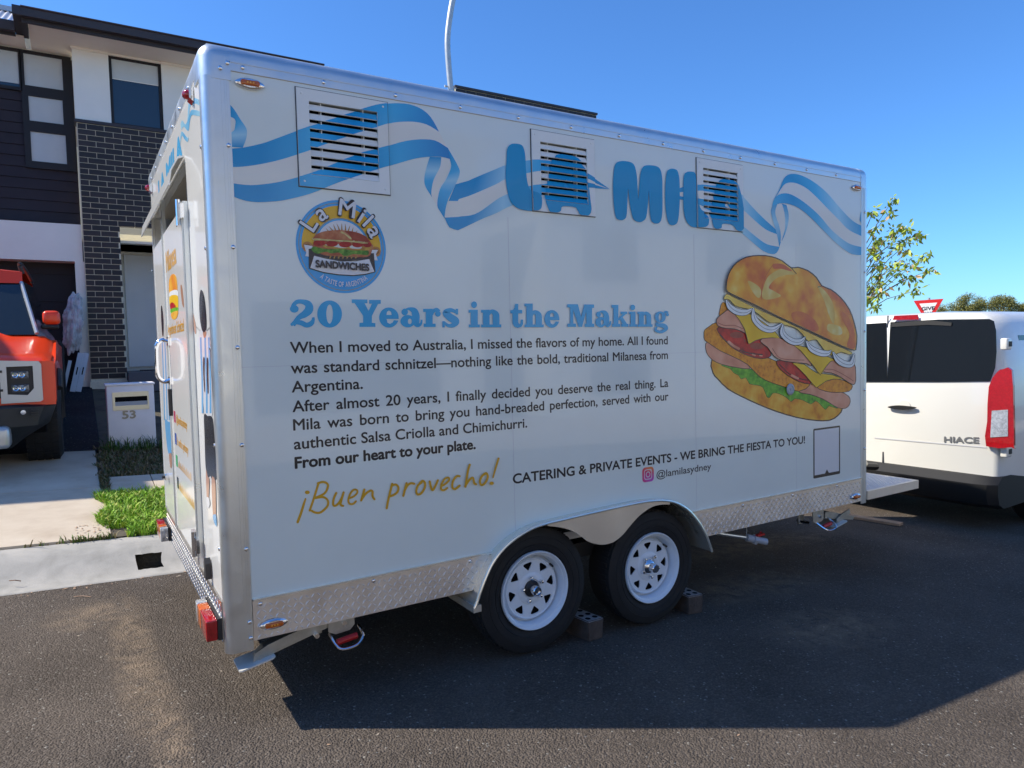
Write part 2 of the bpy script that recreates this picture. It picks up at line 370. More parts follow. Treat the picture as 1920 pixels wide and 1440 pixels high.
mb = MB(); a_ = at(138, 1116, 2, .05); b_ = at(170, 1115, 2, .05); mb.tube([(a_.x, a_.y, gz(a_.x, a_.y)+.004), ((a_.x+b_.x)/2, (a_.y+b_.y)/2+.004, gz(a_.x, a_.y)+.006), (b_.x, b_.y, gz(b_.x, b_.y)+.004)], .0022, TIMBER, 6); tag(mb.build('straw'), 'thin dry straw lying on the asphalt near the kerb', 'straw')
mb = MB(); a_ = at(18, 1101, 2, .06); b_ = at(40, 1099, 2, .06); mb.tube([(a_.x, a_.y, gz(a_.x, a_.y)+.008), ((a_.x+b_.x)/2, (a_.y+b_.y)/2-.012, gz(a_.x, a_.y)+.012), (b_.x, b_.y, gz(b_.x, b_.y)+.008)], .003, BARKT, 6); tag(mb.build('twig'), 'short bent brown twig lying in the kerb gutter at the left', 'twig')

# ------------------------------------------------------------------ the food trailer
PX = 3.99; ZS = .4995; ZB = .3395; ZP = 2.498; ZT = 2.592; XR = -.0985; WT = 2.12; XE = 4.075
trailer = thing('food_trailer', 'white box food trailer with blue ribbon graphics and sandwich artwork, parked on the road', 'food trailer', (2, 1.06, gz(2, 0)))
trailer_kids = []
# fender curve (x, z) on the plane of the skirt
fz = zm(860, 900, 3.84)
YF = -.062
lip = [(112, 925), (135, 870), (160, 790), (200, 690), (240, 605), (300, 520), (370, 450), (450, 392), (540, 343), (640, 311), (760, 283), (900, 250), (1100, 205), (1300, 163), (1400, 150), (1480, 148), (1560, 163), (1640, 207), (1700, 268), (1750, 340), (1790, 420), (1822, 515)]
inner = [(640, 330), (740, 343), (820, 368), (880, 405), (930, 442), (1000, 463), (1060, 463), (1120, 443), (1180, 395), (1230, 335), (1300, 258), (1380, 200), (1450, 178), (1520, 176)]
def onf(X, Y, y=YF): p = at(*fz(X, Y), 1, y); return (p.x, p.z)
LIP = crom([onf(*p) for p in lip], 4); INN = crom([onf(*p) for p in inner], 4)
# panel polygon with arch and vent openings
VENTS = [(.244, .620, 2.097, 2.476), (1.338, 1.713, 2.091, 2.469), (2.434, 2.809, 2.089, 2.469)]
VO = [(.292, .574, 2.145, 2.430), (1.387, 1.666, 2.145, 2.419), (2.482, 2.763, 2.142, 2.421)]
archp = [p for p in LIP if p[1] > ZS]
xl = next(a[0]+(b[0]-a[0])*(ZS-a[1])/(b[1]-a[1]) for a, b in zip(LIP, LIP[1:]) if a[1] < ZS <= b[1])
xrr = next(a[0]+(b[0]-a[0])*(ZS-a[1])/(b[1]-a[1]) for a, b in zip(LIP, LIP[1:]) if a[1] >= ZS > b[1])
poly = [(0, ZS), (xl, ZS)]+archp+[(xrr, ZS), (PX, ZS), (PX, ZP), (0, ZP)]
mb = MB(); mb.prism(poly, 1, 0, .02, PANEL, holes=[[(a, c), (b, c), (b, d), (a, d)] for a, b, c, d in VO])
side = mb.build('side_panel', trailer)
# checker plate skirts
lowL = [p for p in LIP if p[1] <= ZS and p[0] < 1.5 and p[1] > ZB]; lowR = [p for p in LIP if p[1] <= ZS and p[0] > 1.5 and p[1] > ZB]
xlb = lowL[0][0]-.01; xrb = lowR[-1][0]+.01
def skirt(name, poly):
    mb = MB(); mb.prism(poly, 1, -.004, .012, CHECK); return mb.build(name, trailer)
PL1 = [(0.002, ZB), (xlb, ZB)]+lowL+[(xl, ZS-.001), (0.002, ZS-.001)]
PL2 = [(xrr, ZS-.001)]+lowR+[(xrb, ZB), (PX-.002, ZB), (PX-.002, ZS-.001)]
skirt('skirt_panel', PL1); skirt('skirt_panel', PL2)
def inpoly(x, z, P):
    c = False
    for (x1, z1), (x2, z2) in zip(P, P[1:]+P[:1]):
        if (z1 > z) != (z2 > z) and x < (x2-x1)*(z-z1)/(z2-z1)+x1: c = not c
    return c
def treads(test, u0, u1, v0, v1, place, name, tm=None):
    tm = tm or CHECK
    mb = MB(); s = .0235; i = 0; nu = int((u1-u0)/s)+1; nv = int((v1-v0)/s)+1
    for i in range(nu):
        for j in range(nv):
            u, v = u0+i*s+s/2, v0+j*s+s/2; a = R(52) if (i+j) % 2 == 0 else R(-38)
            l = .0125; wd = .0024; d = (math.cos(a)*l, math.sin(a)*l); e = (-math.sin(a)*wd, math.cos(a)*wd)
            if not (test(u+d[0], v+d[1]) and test(u-d[0], v-d[1])): continue
            P = [place(u-d[0], v-d[1], 0), place(u+e[0], v+e[1], 0), place(u+d[0], v+d[1], 0), place(u-e[0], v-e[1], 0), place(u-d[0]*.55, v-d[1]*.55, .0022), place(u+d[0]*.55, v+d[1]*.55, .0022)]
            mb.add(P, [(0, 4, 1), (1, 4, 5), (1, 5, 2), (2, 5, 3), (3, 5, 4), (3, 4, 0)], tm)
    o = mb.build(name, trailer); o['kind'] = 'stuff'; return o
treads(lambda u, v: inpoly(u, v, PL1) or inpoly(u, v, PL2), 0.01, PX, ZB, ZS, lambda u, v, h: (u, -.004-h, v), 'tread_pattern')
mb = MB(); mb.box((0.002, -.012, ZS-.006), (xl, .001, ZS+.002), ALUP); mb.build('skirt_edging', trailer)
mb = MB(); mb.box((xrr, -.012, ZS-.006), (PX-.002, .001, ZS+.002), ALUP); mb.build('skirt_edging', trailer)
# fender: face plate with double arch, top strip, rolled lip
mb = MB()
i0 = min(range(len(LIP)), key=lambda i: abs(LIP[i][0]-INN[0][0])); i1 = min(range(len(LIP)), key=lambda i: abs(LIP[i][0]-INN[-1][0]))
face = LIP[i0:i1+1]+INN[::-1]
mb.prism(face, 1, YF-.001, YF+.001, ALUP)
def strip(A, y0, y1, m, dz=0):
    for a, b in zip(A, A[1:]): mb.face([(a[0], y0, a[1]+dz), (b[0], y0, b[1]+dz), (b[0], y1, b[1]+dz), (a[0], y1, a[1]+dz)], m)
strip(LIP, YF, .19, ALUP)
fe = mb.build('fender', trailer, smooth=True, angle=50)
mb = MB(); mb.tube([(p[0], YF, p[1]) for p in LIP], .008, ALUP, 8); mb.build('fender_lip', trailer, smooth=True)
mb = MB()
for a in (LIP[0],):
    mb.box((a[0]-.005, YF-.004, a[1]-.02), (a[0]+.035, .19, a[1]+.012), ALUP)
mb.build('fender_foot', trailer)
# body shell: roof, far side, front, floor, wheel well
mb = MB(); mb.box((XR+.03, .03, ZT-.02), (XE-.03, WT-.03, ZT), REARP); mb.build('roof', trailer)
mb = MB(); mb.box((XR+.02, WT-.02, ZB), (XE-.02, WT, ZT-.03), REARP); mb.build('far_side_panel', trailer)
mb = MB(); mb.box((XE-.02, .05, ZB), (XE-.002, WT-.05, ZT-.03), REARP); mb.build('front_panel', trailer)
WL0, WL1 = LIP[0][0]+.03, LIP[-1][0]-.03
mb = MB(); mb.box((XR+.03, .02, ZB+.06), (WL0-.02, WT-.03, ZB+.1), DARKIN); mb.box((WL1+.02, .02, ZB+.06), (XE-.03, WT-.03, ZB+.1), DARKIN)
mb.box((WL0-.03, .30, ZB+.06), (WL1+.03, WT-.3, ZB+.1), DARKIN); mb.build('floor', trailer)
mb = MB(); mb.box((WL0-.03, .29, ZB), (WL1+.03, .305, .75), DARKIN); mb.box((WL0-.03, .021, .72), (WL1+.03, .30, .74), DARKIN)
mb.box((WL0-.032, .021, ZB), (WL0-.02, .29, .74), DARKIN); mb.box((WL1+.02, .021, ZB), (WL1+.032, .29, .74), DARKIN); mb.build('wheel_well', trailer)
mb = MB()
for y in (.16, WT-.22):
    mb.box((XR+.12, y, ZB-.02), (XE-.05, y+.05, ZB+.058), BLACKP)
for x in (.7, 3.3): mb.box((x, .212, ZB-.015), (x+.05, WT-.222, ZB+.02), BLACKP)
mb.build('chassis_rail', trailer)
# corner trims (rounded extrusions)
def vtrim(name, cx, sgn, z0, z1):
    # sgn -1: rear corner at low x ; +1 front corner
    mb = MB(); r = .036; ox = XR if sgn < 0 else XE
    prof = []
    prof.append((ox, .046)); prof.append((ox-sgn*0, r))
    for i in range(9):
        a = math.pi/2*i/8
        prof.append((ox-sgn*(r-r*math.cos(a)), r-r*math.sin(a)-.003))
    prof.append((cx, -.003)); 
    inner_ = [(cx, .004)]+[(p[0]-sgn*.006, p[1]+.006) for p in reversed(prof[1:-1])]+[(ox-sgn*.006, .046)]
    ring = prof+inner_
    mb.prism(ring, 2, z0, z1, ALU)
    # shallow raised beads of the extrusion
    for k_ in (.35, .62, .8):
        x = cx+(ox-cx)*(1-k_)*.45 if sgn < 0 else cx+(ox-cx)*k_*.5
        mb.box((x-.0012, -.0045, z0), (x+.0012, -.0029, z1), ALU)
    return mb.build(name, trailer, smooth=True, angle=60)
vtrim('corner_trim', 0, -1, ZB-.035, ZP-.03); vtrim('corner_trim', PX, 1, ZB-.02, ZP-.03)
# top rail along the near side: flat flange then rolled edge
mb = MB(); r = .045; prof = [(-.003, ZP-.002), (-.003, ZT-r)]+[(-.003+r-r*math.cos(math.pi/2*i/7), ZT-r+r*math.sin(math.pi/2*i/7)) for i in range(1, 8)]+[(.09, ZT), (.09, ZT-.006), (.004, ZT-.05), (.004, ZP-.002)]
mb.prism(prof, 0, 0.0, PX, ALU); mb.box((0, -.0055, ZP+.028), (PX, -.0029, ZP+.031), ALU)
mb.build('top_rail', trailer, smooth=True, angle=60)
mb = MB(); mb.prism([(XR+(p[0]+.003), p[1]) for p in prof], 1, .10, WT-.1, ALU); mb.build('rear_top_rail', trailer, smooth=True, angle=60)
mb = MB(); mb.box((0, -.002, ZP-.004), (PX, .001, ZP-.002), mat('sealant', (.45, .38, .28), .6)); mb.build('sealant_bead', trailer)
def corner_cap(x0, x1, near_rear, y0=-.0055, y1=.13):
    bm = bmesh.new(); bmesh.ops.create_cube(bm, size=1); a = (x0, y0, ZP-.04); b = (x1, y1, ZT+.004)
    for v in bm.verts: v.co = Vector([(a[i]+b[i])/2+v.co[i]*(b[i]-a[i]) for i in range(3)])
    ox = x0 if near_rear else x1
    ed = [e for e in bm.edges if sum([all(abs(v.co.x-ox) < 1e-4 for v in e.verts), all(abs(v.co.y-y0) < 1e-4 for v in e.verts), all(abs(v.co.z-b[2]) < 1e-4 for v in e.verts)]) >= 2]
    bmesh.ops.bevel(bm, geom=ed, offset=.055, segments=6, affect='EDGES', profile=.5)
    me = bpy.data.meshes.new('corner_cap'); bm.to_mesh(me); bm.free(); me.materials.append(ALU); me.polygons.foreach_set('use_smooth', [True]*len(me.polygons)); me.set_sharp_from_angle(angle=R(40))
    o = bpy.data.objects.new('corner_cap', me); C.objects.link(o); o.parent = trailer; o.matrix_parent_inverse = Matrix.Translation(-trailer.location); return o
corner_cap(XR-.003, .006, True); corner_cap(PX-.01, XE+.003, False)
oc = corner_cap(XR-.003, .05, True, WT-.12, WT+.003)
# rivets: one small dome, shared
bm = bmesh.new(); bmesh.ops.create_uvsphere(bm, u_segments=10, v_segments=6, radius=.0085)
for v in bm.verts: v.co.y *= .45
rme = bpy.data.meshes.new('rivet'); bm.to_mesh(rme); bm.free(); rme.materials.append(CHROME); rme.polygons.foreach_set('use_smooth', [True]*len(rme.polygons))
def rivet(x, y, z, rz=0):
    o = bpy.data.objects.new('rivet', rme); C.objects.link(o); o.location = (x, y, z); o.rotation_euler = (0, 0, rz); o.parent = trailer; o.matrix_parent_inverse = Matrix.Translation(-trailer.location)
x = .05
while x < PX: rivet(x, -.006, ZP+.016); x += .305
for z in (2.22, 1.845, 1.47, 1.10, .70, .415): rivet(-.012, -.007, z)
rivet(-.010, -.007, .352)
for z in (2.3, 1.9, 1.5, 1.1, .7): rivet(PX+.035, -.007, z)
rivet(-.004, -.009, 2.520); rivet(-.030, -.009, 2.497)
x = .03
while x < PX: 
    if not (xl-.05 < x < xrr+.05): rivet(x, -.006, ZS-.022)
    x += .46
for z in (2.22, 1.845, 1.47, 1.10, .70, .45, .40, .36): rivet(XR-.0, .062, z, math.pi/2)
for y in lin(.3, 1.95, 7): rivet(XR-.004, y, ZP+.012, math.pi/2)
# ---- marker lamps
def marker(cx, cz, y=-.004, rear=False, red=False, tilt=0):
    L1 = MB(); pts = []
    n = 28
    for i in range(n):
        a = 2*math.pi*i/n; rx, rz = .056, .021*(1-.35*abs(math.cos(a))**3)
        pts.append((math.cos(a)*rx, math.sin(a)*rz))
    def P(u, v, d): return (cx+u, y-d, cz+v) if not rear else (y-d, cx+u, cz+v)
    rings = [(1.0, 0), (.95, .006), (.7, .011), (.0, .012)]
    vv = [P(u*s, v*s, d) for s, d in rings for u, v in pts]; ff = [(k*n+i, k*n+(i+1) % n, (k+1)*n+(i+1) % n, (k+1)*n+i) for k in range(len(rings)-1) for i in range(n)]
    L1.add(vv, ff, CHROME); h = L1.build('marker_lamp', trailer, smooth=True)
    L2 = MB(); pts = [(math.copysign(.026, math.cos(a))+math.cos(a)*.0085 if abs(math.cos(a)) > .01 else 0, math.sin(a)*.0095) for a in [2*math.pi*(i+.5)/16 for i in range(16)]]
    rings = [(1.05, .008), (1.0, .017), (.8, .0195), (.0, .02)]; n = 16
    vv = [P(u*s, v*s, d) for s, d in rings for u, v in pts]; ff = [(k*n+i, k*n+(i+1) % n, (k+1)*n+(i+1) % n, (k+1)*n+i) for k in range(len(rings)-1) for i in range(n)]
    L2.add(vv, ff, REDL if red else AMBER); L2.build('lens', h, smooth=True)
    if not red:
        L3 = MB()
        for k in (-1, 0, 1):
            u = k*.0105; d = .0203
            L3.add([P(u-.003, -.003, d), P(u+.003, -.003, d), P(u+.003, .003, d), P(u-.003, .003, d)], [(0, 1, 2, 3)], AMBERD)
        L3.build('diode', h)
    return h
marker(.072, 2.457); marker(3.93, 2.452); marker(.076, .391, -.008); marker(3.915, .382, -.008)
# ---- wheels
def make_wheel(cx, cz, rot):
    cy = .0; t = bpy.data.objects.new('wheel', None); C.objects.link(t); t.location = (cx, cy, cz); t.parent = trailer; t.matrix_parent_inverse = Matrix.Translation(-trailer.location)
    def B(mb, name, sm=True, ang=35):
        o = mb.build(name, None, smooth=sm, angle=ang); o.parent = t; return o
    ax = (0, -1, 0)
    mb = MB(); ro = .309
    prof = [(.185, -.17), (.20, -.185), (.26, -.188), (.30, -.175), (ro-.004, -.15), (ro, -.12), (ro, -.055), (ro-.005, -.028), (.303, -.006), (.275, .006), (.24, .008), (.208, .002), (.192, -.008), (.186, -.02)]
    mb.lathe(prof, (0, 0, 0), ax, RUBBER, 56)
    for rr, d in ((.226, .0085), (.262, .009)):
        mb.lathe([(rr-.002, d-.003), (rr, d), (rr+.002, d-.003)], (0, 0, 0), ax, RUBBER, 48)
    # tread blocks at the shoulder
    for i in range(64):
        a = 2*math.pi*i/64; mx = Matrix.Rotation(a, 4, 'Y')
        mb.box((-.010, .022, ro-.014), (.010, .060, ro+.002), RUBBER, mx)
        mb.box((-.009, .066, ro-.01), (.009, .110, ro+.002), RUBBER, mx)
    B(mb, 'tyre')
    mb = MB(); n = 48; R0 = .146
    holes = []
    for k in range(8):
        a = 2*math.pi*k/8+rot
        def pp(r, da): return (r*math.cos(a+da), r*math.sin(a+da))
        tri = [pp(.128, -.20), pp(.131, -.12), pp(.131, .12), pp(.128, .20), pp(.121, .20), pp(.094, .04), pp(.091, 0), pp(.094, -.04), pp(.121, -.20)]
        holes.append(tri)
    holes.append([(.040*math.cos(2*math.pi*i/20), .040*math.sin(2*math.pi*i/20)) for i in range(20)])
    outer = [(R0*math.cos(2*math.pi*i/n), R0*math.sin(2*math.pi*i/n)) for i in range(n)]
    mb.prism(outer, 1, .034, .039, STEELW, holes)
    # raised bolt ring and rim barrel
    mb.lathe([(R0-.008, -.035), (R0, -.030), (.153, -.040), (.157, -.062), (.163, -.060), (.165, -.020), (.172, -.006), (.176, -.004), (.180, .004), (.186, .010), (.190, .010), (.192, .004), (.192, -.004)], (0, 0, 0), ax, STEELW, 56)
    mb.lathe([(.043, -.036), (.048, -.029), (.066, -.027), (.078, -.033), (.082, -.036)], (0, 0, 0), ax, STEELW, 40)
    mb.lathe([(.157, -.062), (.16, -.18)], (0, 0, 0), ax, STEELW, 40)
    B(mb, 'rim')
    return t, B
for (cx, cz, rot, capd) in ((1.306, .268, .15, 0), (2.070, .236, .02, 1)):
    t, B = make_wheel(cx, cz, rot); ax = (0, -1, 0)
    mb = MB(); nutpos = []
    for k in range(5):
        a = 2*math.pi*k/5+.5+capd*.5; p = (.058*math.cos(a), .022, .058*math.sin(a)); nutpos.append(p)
    bm = MB()
    for p in nutpos:
        m2 = MB(); m2.lathe([(.0105, 0), (.0105, .014), (.007, .020), (.0, .022)], (p[0], .028, p[2]), ax, CHROME, 6); B(m2, 'wheel_nut', False)
    mb = MB()
    if capd: mb.lathe([(.042, -.02), (.041, .002), (.032, .012), (.024, .016), (.024, .045), (.020, .050), (0, .051)], (0, 0.02, 0), ax, CHROME, 28)
    else:
        mb.lathe([(.042, -.03), (.041, -.008), (.032, .0), (.0, .0)], (0, 0.02, 0), ax, BLACKP, 28)
        mb.lathe([(.024, 0), (.024, .040), (.021, .044), (.016, .044), (.015, .036), (0, .036)], (0, 0.02, 0), ax, CHROME, 24)
    B(mb, 'hub')
    mb = MB(); a = .75; p = Vector((.150*math.cos(a), .0, .150*math.sin(a))); mb.tube([p+Vector((0, .03, 0)), p+Vector((-.004, .0, -.004))], .0055, BLACKP, 8); B(mb, 'valve')
    mb = MB(); mb.lathe([(.0, .05), (.14, .05), (.14, .19), (.0, .19)], (0, 0, 0), (0, 1, 0), DARKIN, 24); B(mb, 'brake_drum')
# far-side wheels
for cx, cz in ((1.306, .268), (2.070, .236)):
    mb = MB(); mb.lathe([(.15, 0), (.30, .0), (.315, .03), (.315, .16), (.30, .19), (.15, .19), (0, .15), (0, .04), (.15, 0)], (cx, WT, cz), (0, -1, 0), RUBBER, 40); mb.build('far_wheel', trailer, smooth=True)
mb = MB()
for cx, cz in ((1.306, .268), (2.070, .236)): mb.tube([(cx, .1, cz), (cx, WT-.1, cz)], .03, ZINC, 8)
for y in (.33,): mb.box((1.0, y, .36), (2.4, y+.06, .40), ZINC)
mb.build('axle', trailer)
mb = MB(); p = at(*fz(800, 390), 1, .12); mb.box((p.x-.09, .10, p.z-.02), (p.x+.06, .15, p.z+.02), ALU); mb.build('shock_mount', trailer)
# ---- stabiliser legs
FOOTM = mat('galvanised_foot', (.66, .64, .58), .5, metal=.15, noise=.1, nscale=20)
def leg(pts):
    mb = MB(); mb.prism(pts['arm'], 1, .018, .062, ZINC); a = mb.build('stabiliser_leg', trailer)
    fx, fzz = pts['foot']
    mb = MB(); mb.prism([(fx-.055, -.02), (fx-.045, -.03), (fx+.07, -.03), (fx+.08, -.02), (fx+.08, .095), (fx+.07, .105), (fx-.045, .105), (fx-.055, .095)], 2, fzz-.006, fzz, FOOTM); mb.v = [(x, y, z+.008+(x-fx)*.18) for x, y, z in mb.v]; mb.build('foot_plate', a)
    mb = MB(); mb.prism([(fx+.0, fzz), (fx+.02, fzz-.006), (fx+.09, fzz+.03), (fx+.16, fzz+.055), (fx+.15, fzz+.085), (fx+.06, fzz+.062), (fx+.01, fzz+.04)], 1, .004, .012, ZINC); mb.tube([(fx+.028, 0, fzz+.02), (fx+.028, .07, fzz+.02)], .009, ZINC, 8); mb.build('pivot', a)
    bx, bz = pts['bracket']
    mb = MB(); mb.prism([(bx+.02, bz+.05), (bx+.13, bz+.05), (bx+.13, bz-.01), (bx+.11, bz-.03), (bx+.05, bz-.035), (bx+.02, bz-.02)], 1, .008, .016, ZINC)
    mb.prism([(bx-.045, bz+.05), (bx-.045, bz-.04), (bx+.01, bz-.04), (bx+.01, bz+.05)], 1, .07, .078, ZINC)
    mb.tube([(bx+.085, 0, bz+.005), (bx+.085, .02, bz+.005)], .011, CHROME, 6); mb.tube([(bx-.03, -.004, bz-.02), (bx-.03, .09, bz-.02)], .010, CHROME, 8); mb.build('bracket', a)
    hx, hz = pts['handle']
    mb = MB(); mb.tube(crom([(hx, 0.02, hz), (hx+.01, -.03, hz-.03), (hx+.03, -.06, hz-.045), (hx+.09, -.062, hz-.04), (hx+.125, -.035, hz-.018), (hx+.125, .02, hz+.008)], 4), .0055, CHROME, 8); mb.build('handle', a, smooth=True)
    mb = MB(); mb.tube([(hx+.02, -.02, hz-.028), (hx+.105, -.02, hz-.018)], .013, REDPL, 12); mb.build('grip', a)
leg(dict(arm=[(.005, .265), (.025, .25), (.31, .318), (.31, .355), (.28, .355), (.04, .298)], foot=(-.005, .245), bracket=(.275, .318), handle=(.30, .288)))
leg(dict(arm=[(3.95, .235), (3.93, .215), (3.62, .27), (3.62, .31), (3.66, .31)], foot=(3.72, .215), bracket=(3.46, .29), handle=(3.52, .262)))
# waste tap
PVC = mat('grey_pvc', (.42, .44, .48), .35)
mb = MB(); a = at(1345, 1000, 1, .12); b = at(1400, 1008, 1, .07); c = at(1437, 1016, 1, .02); mb.tube([a, b], .012, ALU, 10); mb.tube([b, b+(c-b)*.35], .024, PVC, 12); mb.tube([b+(c-b)*.35, b+(c-b)*.5], .032, PVC, 6); mb.tube([b+(c-b)*.5, c], .021, PVC, 12)
tp = mb.build('waste_pipe', trailer, smooth=True)
mb = MB(); mb.tube([b+(c-b)*.6+Vector((0, 0, .02)), b+(c-b)*.6+Vector((.01, -.01, .055))], .006, REDPL, 8); mb.box(tuple(b+(c-b)*.6+Vector((-.03, -.02, .03))), tuple(b+(c-b)*.6+Vector((.035, .0, .042))), REDPL); mb.build('tap_handle', tp)
mb = MB(); mb.tube([b, b+Vector((.0, .0, .12))], .002, ALU, 5); mb.build('hanger_wire', tp)
# draw-bar platform at the front and drawbar
mb = MB(); mb.box((XE+.002, .0, .335), (4.72, 1.9, .395), CHECK); mb.build('front_platform', trailer)
treads(lambda u, v: XE+.02 < u < 4.70 and .01 < v < 1.9, XE+.01, 4.72, 0, 1.9, lambda u, v, h: (u, v, .395+h), 'platform_tread')
mb = MB()
for s in (-1, 1): mb.tube([(XE-.1, 1.06+s*.75, .30), (5.75, 1.06, .27)], .04, ZINC, 8)
mb.tube([(5.6, 1.06, .27), (5.95, 1.06, .22)], .035, BLACKP, 8); mb.build('drawbar', trailer)
GASB = mat('gas_bottle_blue', (.06, .09, .16), .4, noise=.1, nscale=10)
mb = MB(); mb.lathe([(0, .40), (.14, .40), (.15, .43), (.15, .80), (.13, .86), (.06, .90), (.05, .95), (.03, .96), (0, .96)], (4.245, .30, 0), (0, 0, 1), GASB, 28); mb.build('gas_bottle', trailer, smooth=True)
# ---- rear wall with door
YD0, YD1 = .50, 1.36
mb = MB()
rw = [(.047, ZS), (WT-.05, ZS), (WT-.05, ZP), (.047, ZP)]
mb.prism(rw, 0, XR+.002, XR+.03, REARP, holes=[[(YD0, 2.09), (1.92, 2.09), (1.92, 2.27), (YD0, 2.27)]]); mb.build('rear_wall', trailer)
RECM = mat('recess_shade_tan', (.42, .38, .31), .5)  # tan tone paints the shade under the rain hood into the recess
mb = MB(); mb.box((XR+.10, YD0-.01, 2.08), (XR+.11, 1.93, 2.28), RECM); mb.box((XR+.031, YD0, 2.27), (XR+.10, 1.92, 2.28), RECM); mb.box((XR+.031, YD0, 2.08), (XR+.10, 1.92, 2.09), RECM); mb.build('window_recess', trailer)
mb = MB(); mb.box((XR-.014, YD0+.03, .535), (XR+.0015, YD1-.02, 2.085), REARP); door = mb.build('door', trailer)
for yy, wd, dd in ((YD0-.015, .045, .018), (YD1-.018, .03, .016)):
    mb = MB(); mb.box((XR-dd, yy, .52), (XR+.0012, yy+wd, 2.10 if yy < 1 else 2.27), ALU); mb.box((XR-dd-.006, yy+wd*.42, .53), (XR-dd-.0003, yy+wd*.58, 2.08), ALU); mb.build('door_frame', trailer)
mb = MB(); mb.box((XR-.010, 1.42, .535), (XR+.0015, 1.93, 2.085), REARP); mb.build('second_door', trailer)
mb = MB(); mb.box((XR-.012, 1.93, .52), (XR+.001, 1.96, 2.27), REARP); mb.build('door_frame', trailer)
mb = MB(); hz = [(XR-.001, 2.300), (XR-.026, 2.292), (XR-.056, 2.235), (XR-.066, 2.170), (XR-.061, 2.169), (XR-.051, 2.232), (XR-.024, 2.284), (XR-.001, 2.293)]
mb.prism([(a, b) for a, b in hz], 1, YD0+.02, 2.03, REARP); hood = mb.build('rain_hood', trailer)
# hinges, latches, lock, handle
for y, z in ((.50, 2.055), (.50, .62)):
    mb = MB(); mb.box((XR-.034, y+.03, z-.05), (XR-.018, y+.10, z+.05), CHROME); mb.tube([(XR-.032, y+.022, z-.055), (XR-.032, y+.022, z+.055)], .011, CHROME, 10); mb.box((XR-.03, y-.04, z-.03), (XR-.018, y+.015, z+.03), CHROME); mb.build('hinge', trailer)
for y, z in ((.66, .575), (.30, .565)):
    mb = MB(); mb.prism([(y-.022, z-.04), (y+.022, z-.04), (y+.022, z+.025), (y, z+.045), (y-.022, z+.025)], 0, XR-.024, XR-.001 if y < .5 else XR-.0142, BLACKP); mb.build('door_holder', trailer)
mb = MB(); yh = 1.30; mb.tube(crom([(XR-.014, yh, 1.52), (XR-.045, yh+.01, 1.53), (XR-.073, yh+.012, 1.50), (XR-.078, yh+.012, 1.42), (XR-.073, yh+.012, 1.34), (XR-.045, yh+.01, 1.31), (XR-.014, yh, 1.32)], 5), .011, CHROME, 10); mb.build('grab_handle', door, smooth=True)
mb = MB(); mb.box((XR-.022, yh-.03, 1.50), (XR-.0142, yh+.03, 1.545), CHROME); mb.build('handle_plate', door); mb = MB(); mb.box((XR-.022, yh-.03, 1.295), (XR-.0142, yh+.03, 1.335), CHROME); mb.build('handle_plate', door)
mb = MB(); mb.box((XR-.030, yh-.02, 1.13), (XR-.0142, yh+.02, 1.27), BLACKP); mb.build('latch', door)
mb = MB(); mb.tube([(XR-.03, 1.70, .745), (XR-.0102, 1.70, .745)], .02, CHROME, 12); mb.tube([(XR-.045, 1.70, .745), (XR-.03, 1.70, .745)], .009, BLACKP, 8); mb.build('lock', trailer)
# rear checker plate, tail lamps, clearance lamps
mb = MB(); CHECKR = mat('rear_checker_plate', (.50, .47, .44), .25, metal=.9, noise=.15, nscale=9)
mb.box((XR-.004, .047, ZB), (XR+.012, WT-.11, ZS-.001), CHECKR); mb.build('rear_skirt', trailer)
treads(lambda u, v: .05 < u < WT-.11 and ZB < v < ZS, .05, WT-.1, ZB, ZS, lambda u, v, h: (XR-.004-h*.8, u, v), 'rear_tread_pattern', CHECKR)
mb = MB(); mb.box((XR-.009, .047, ZS-.07), (XR-.0042, WT-.11, ZS-.062), ALU); mb.build('rear_edging', trailer)
def tail(y0):
    mb = MB(); mb.box((XR-.02, y0, .352), (XR-.0042, y0+.29, .435), BLACKP); b = mb.build('tail_lamp', trailer)
    for (a, c, m, nm) in ((0, .15, REDL, 'red_lens'), (.152, .235, AMBER, 'amber_lens'), (.237, .29, CLEARL, 'clear_lens')):
        ya, yc = (y0+a, y0+c) if y0 < 1 else (y0+.29-c, y0+.29-a)
        bevel_box(nm, (XR-.062, ya, .353), (XR-.0202, yc, .434), .006, m, b)
tail(.045); tail(1.76)
for y, z in ((.205, 2.452), (1.96, 2.455)):
    mb = MB(); mb.prism([(XR-.001, z-.03), (XR-.001, z+.03), (XR-.016, z+.018), (XR-.016, z-.018)], 1, y-.028, y+.028, CHROME) ; h = mb.build('clearance_lamp', trailer)
    mb = MB(); mb.lathe([(.019, 0), (.018, .012), (.010, .02), (0, .022)], (XR-.016, y, z), (-1, 0, 0), REDL, 16); mb.build('lens', h, smooth=True)

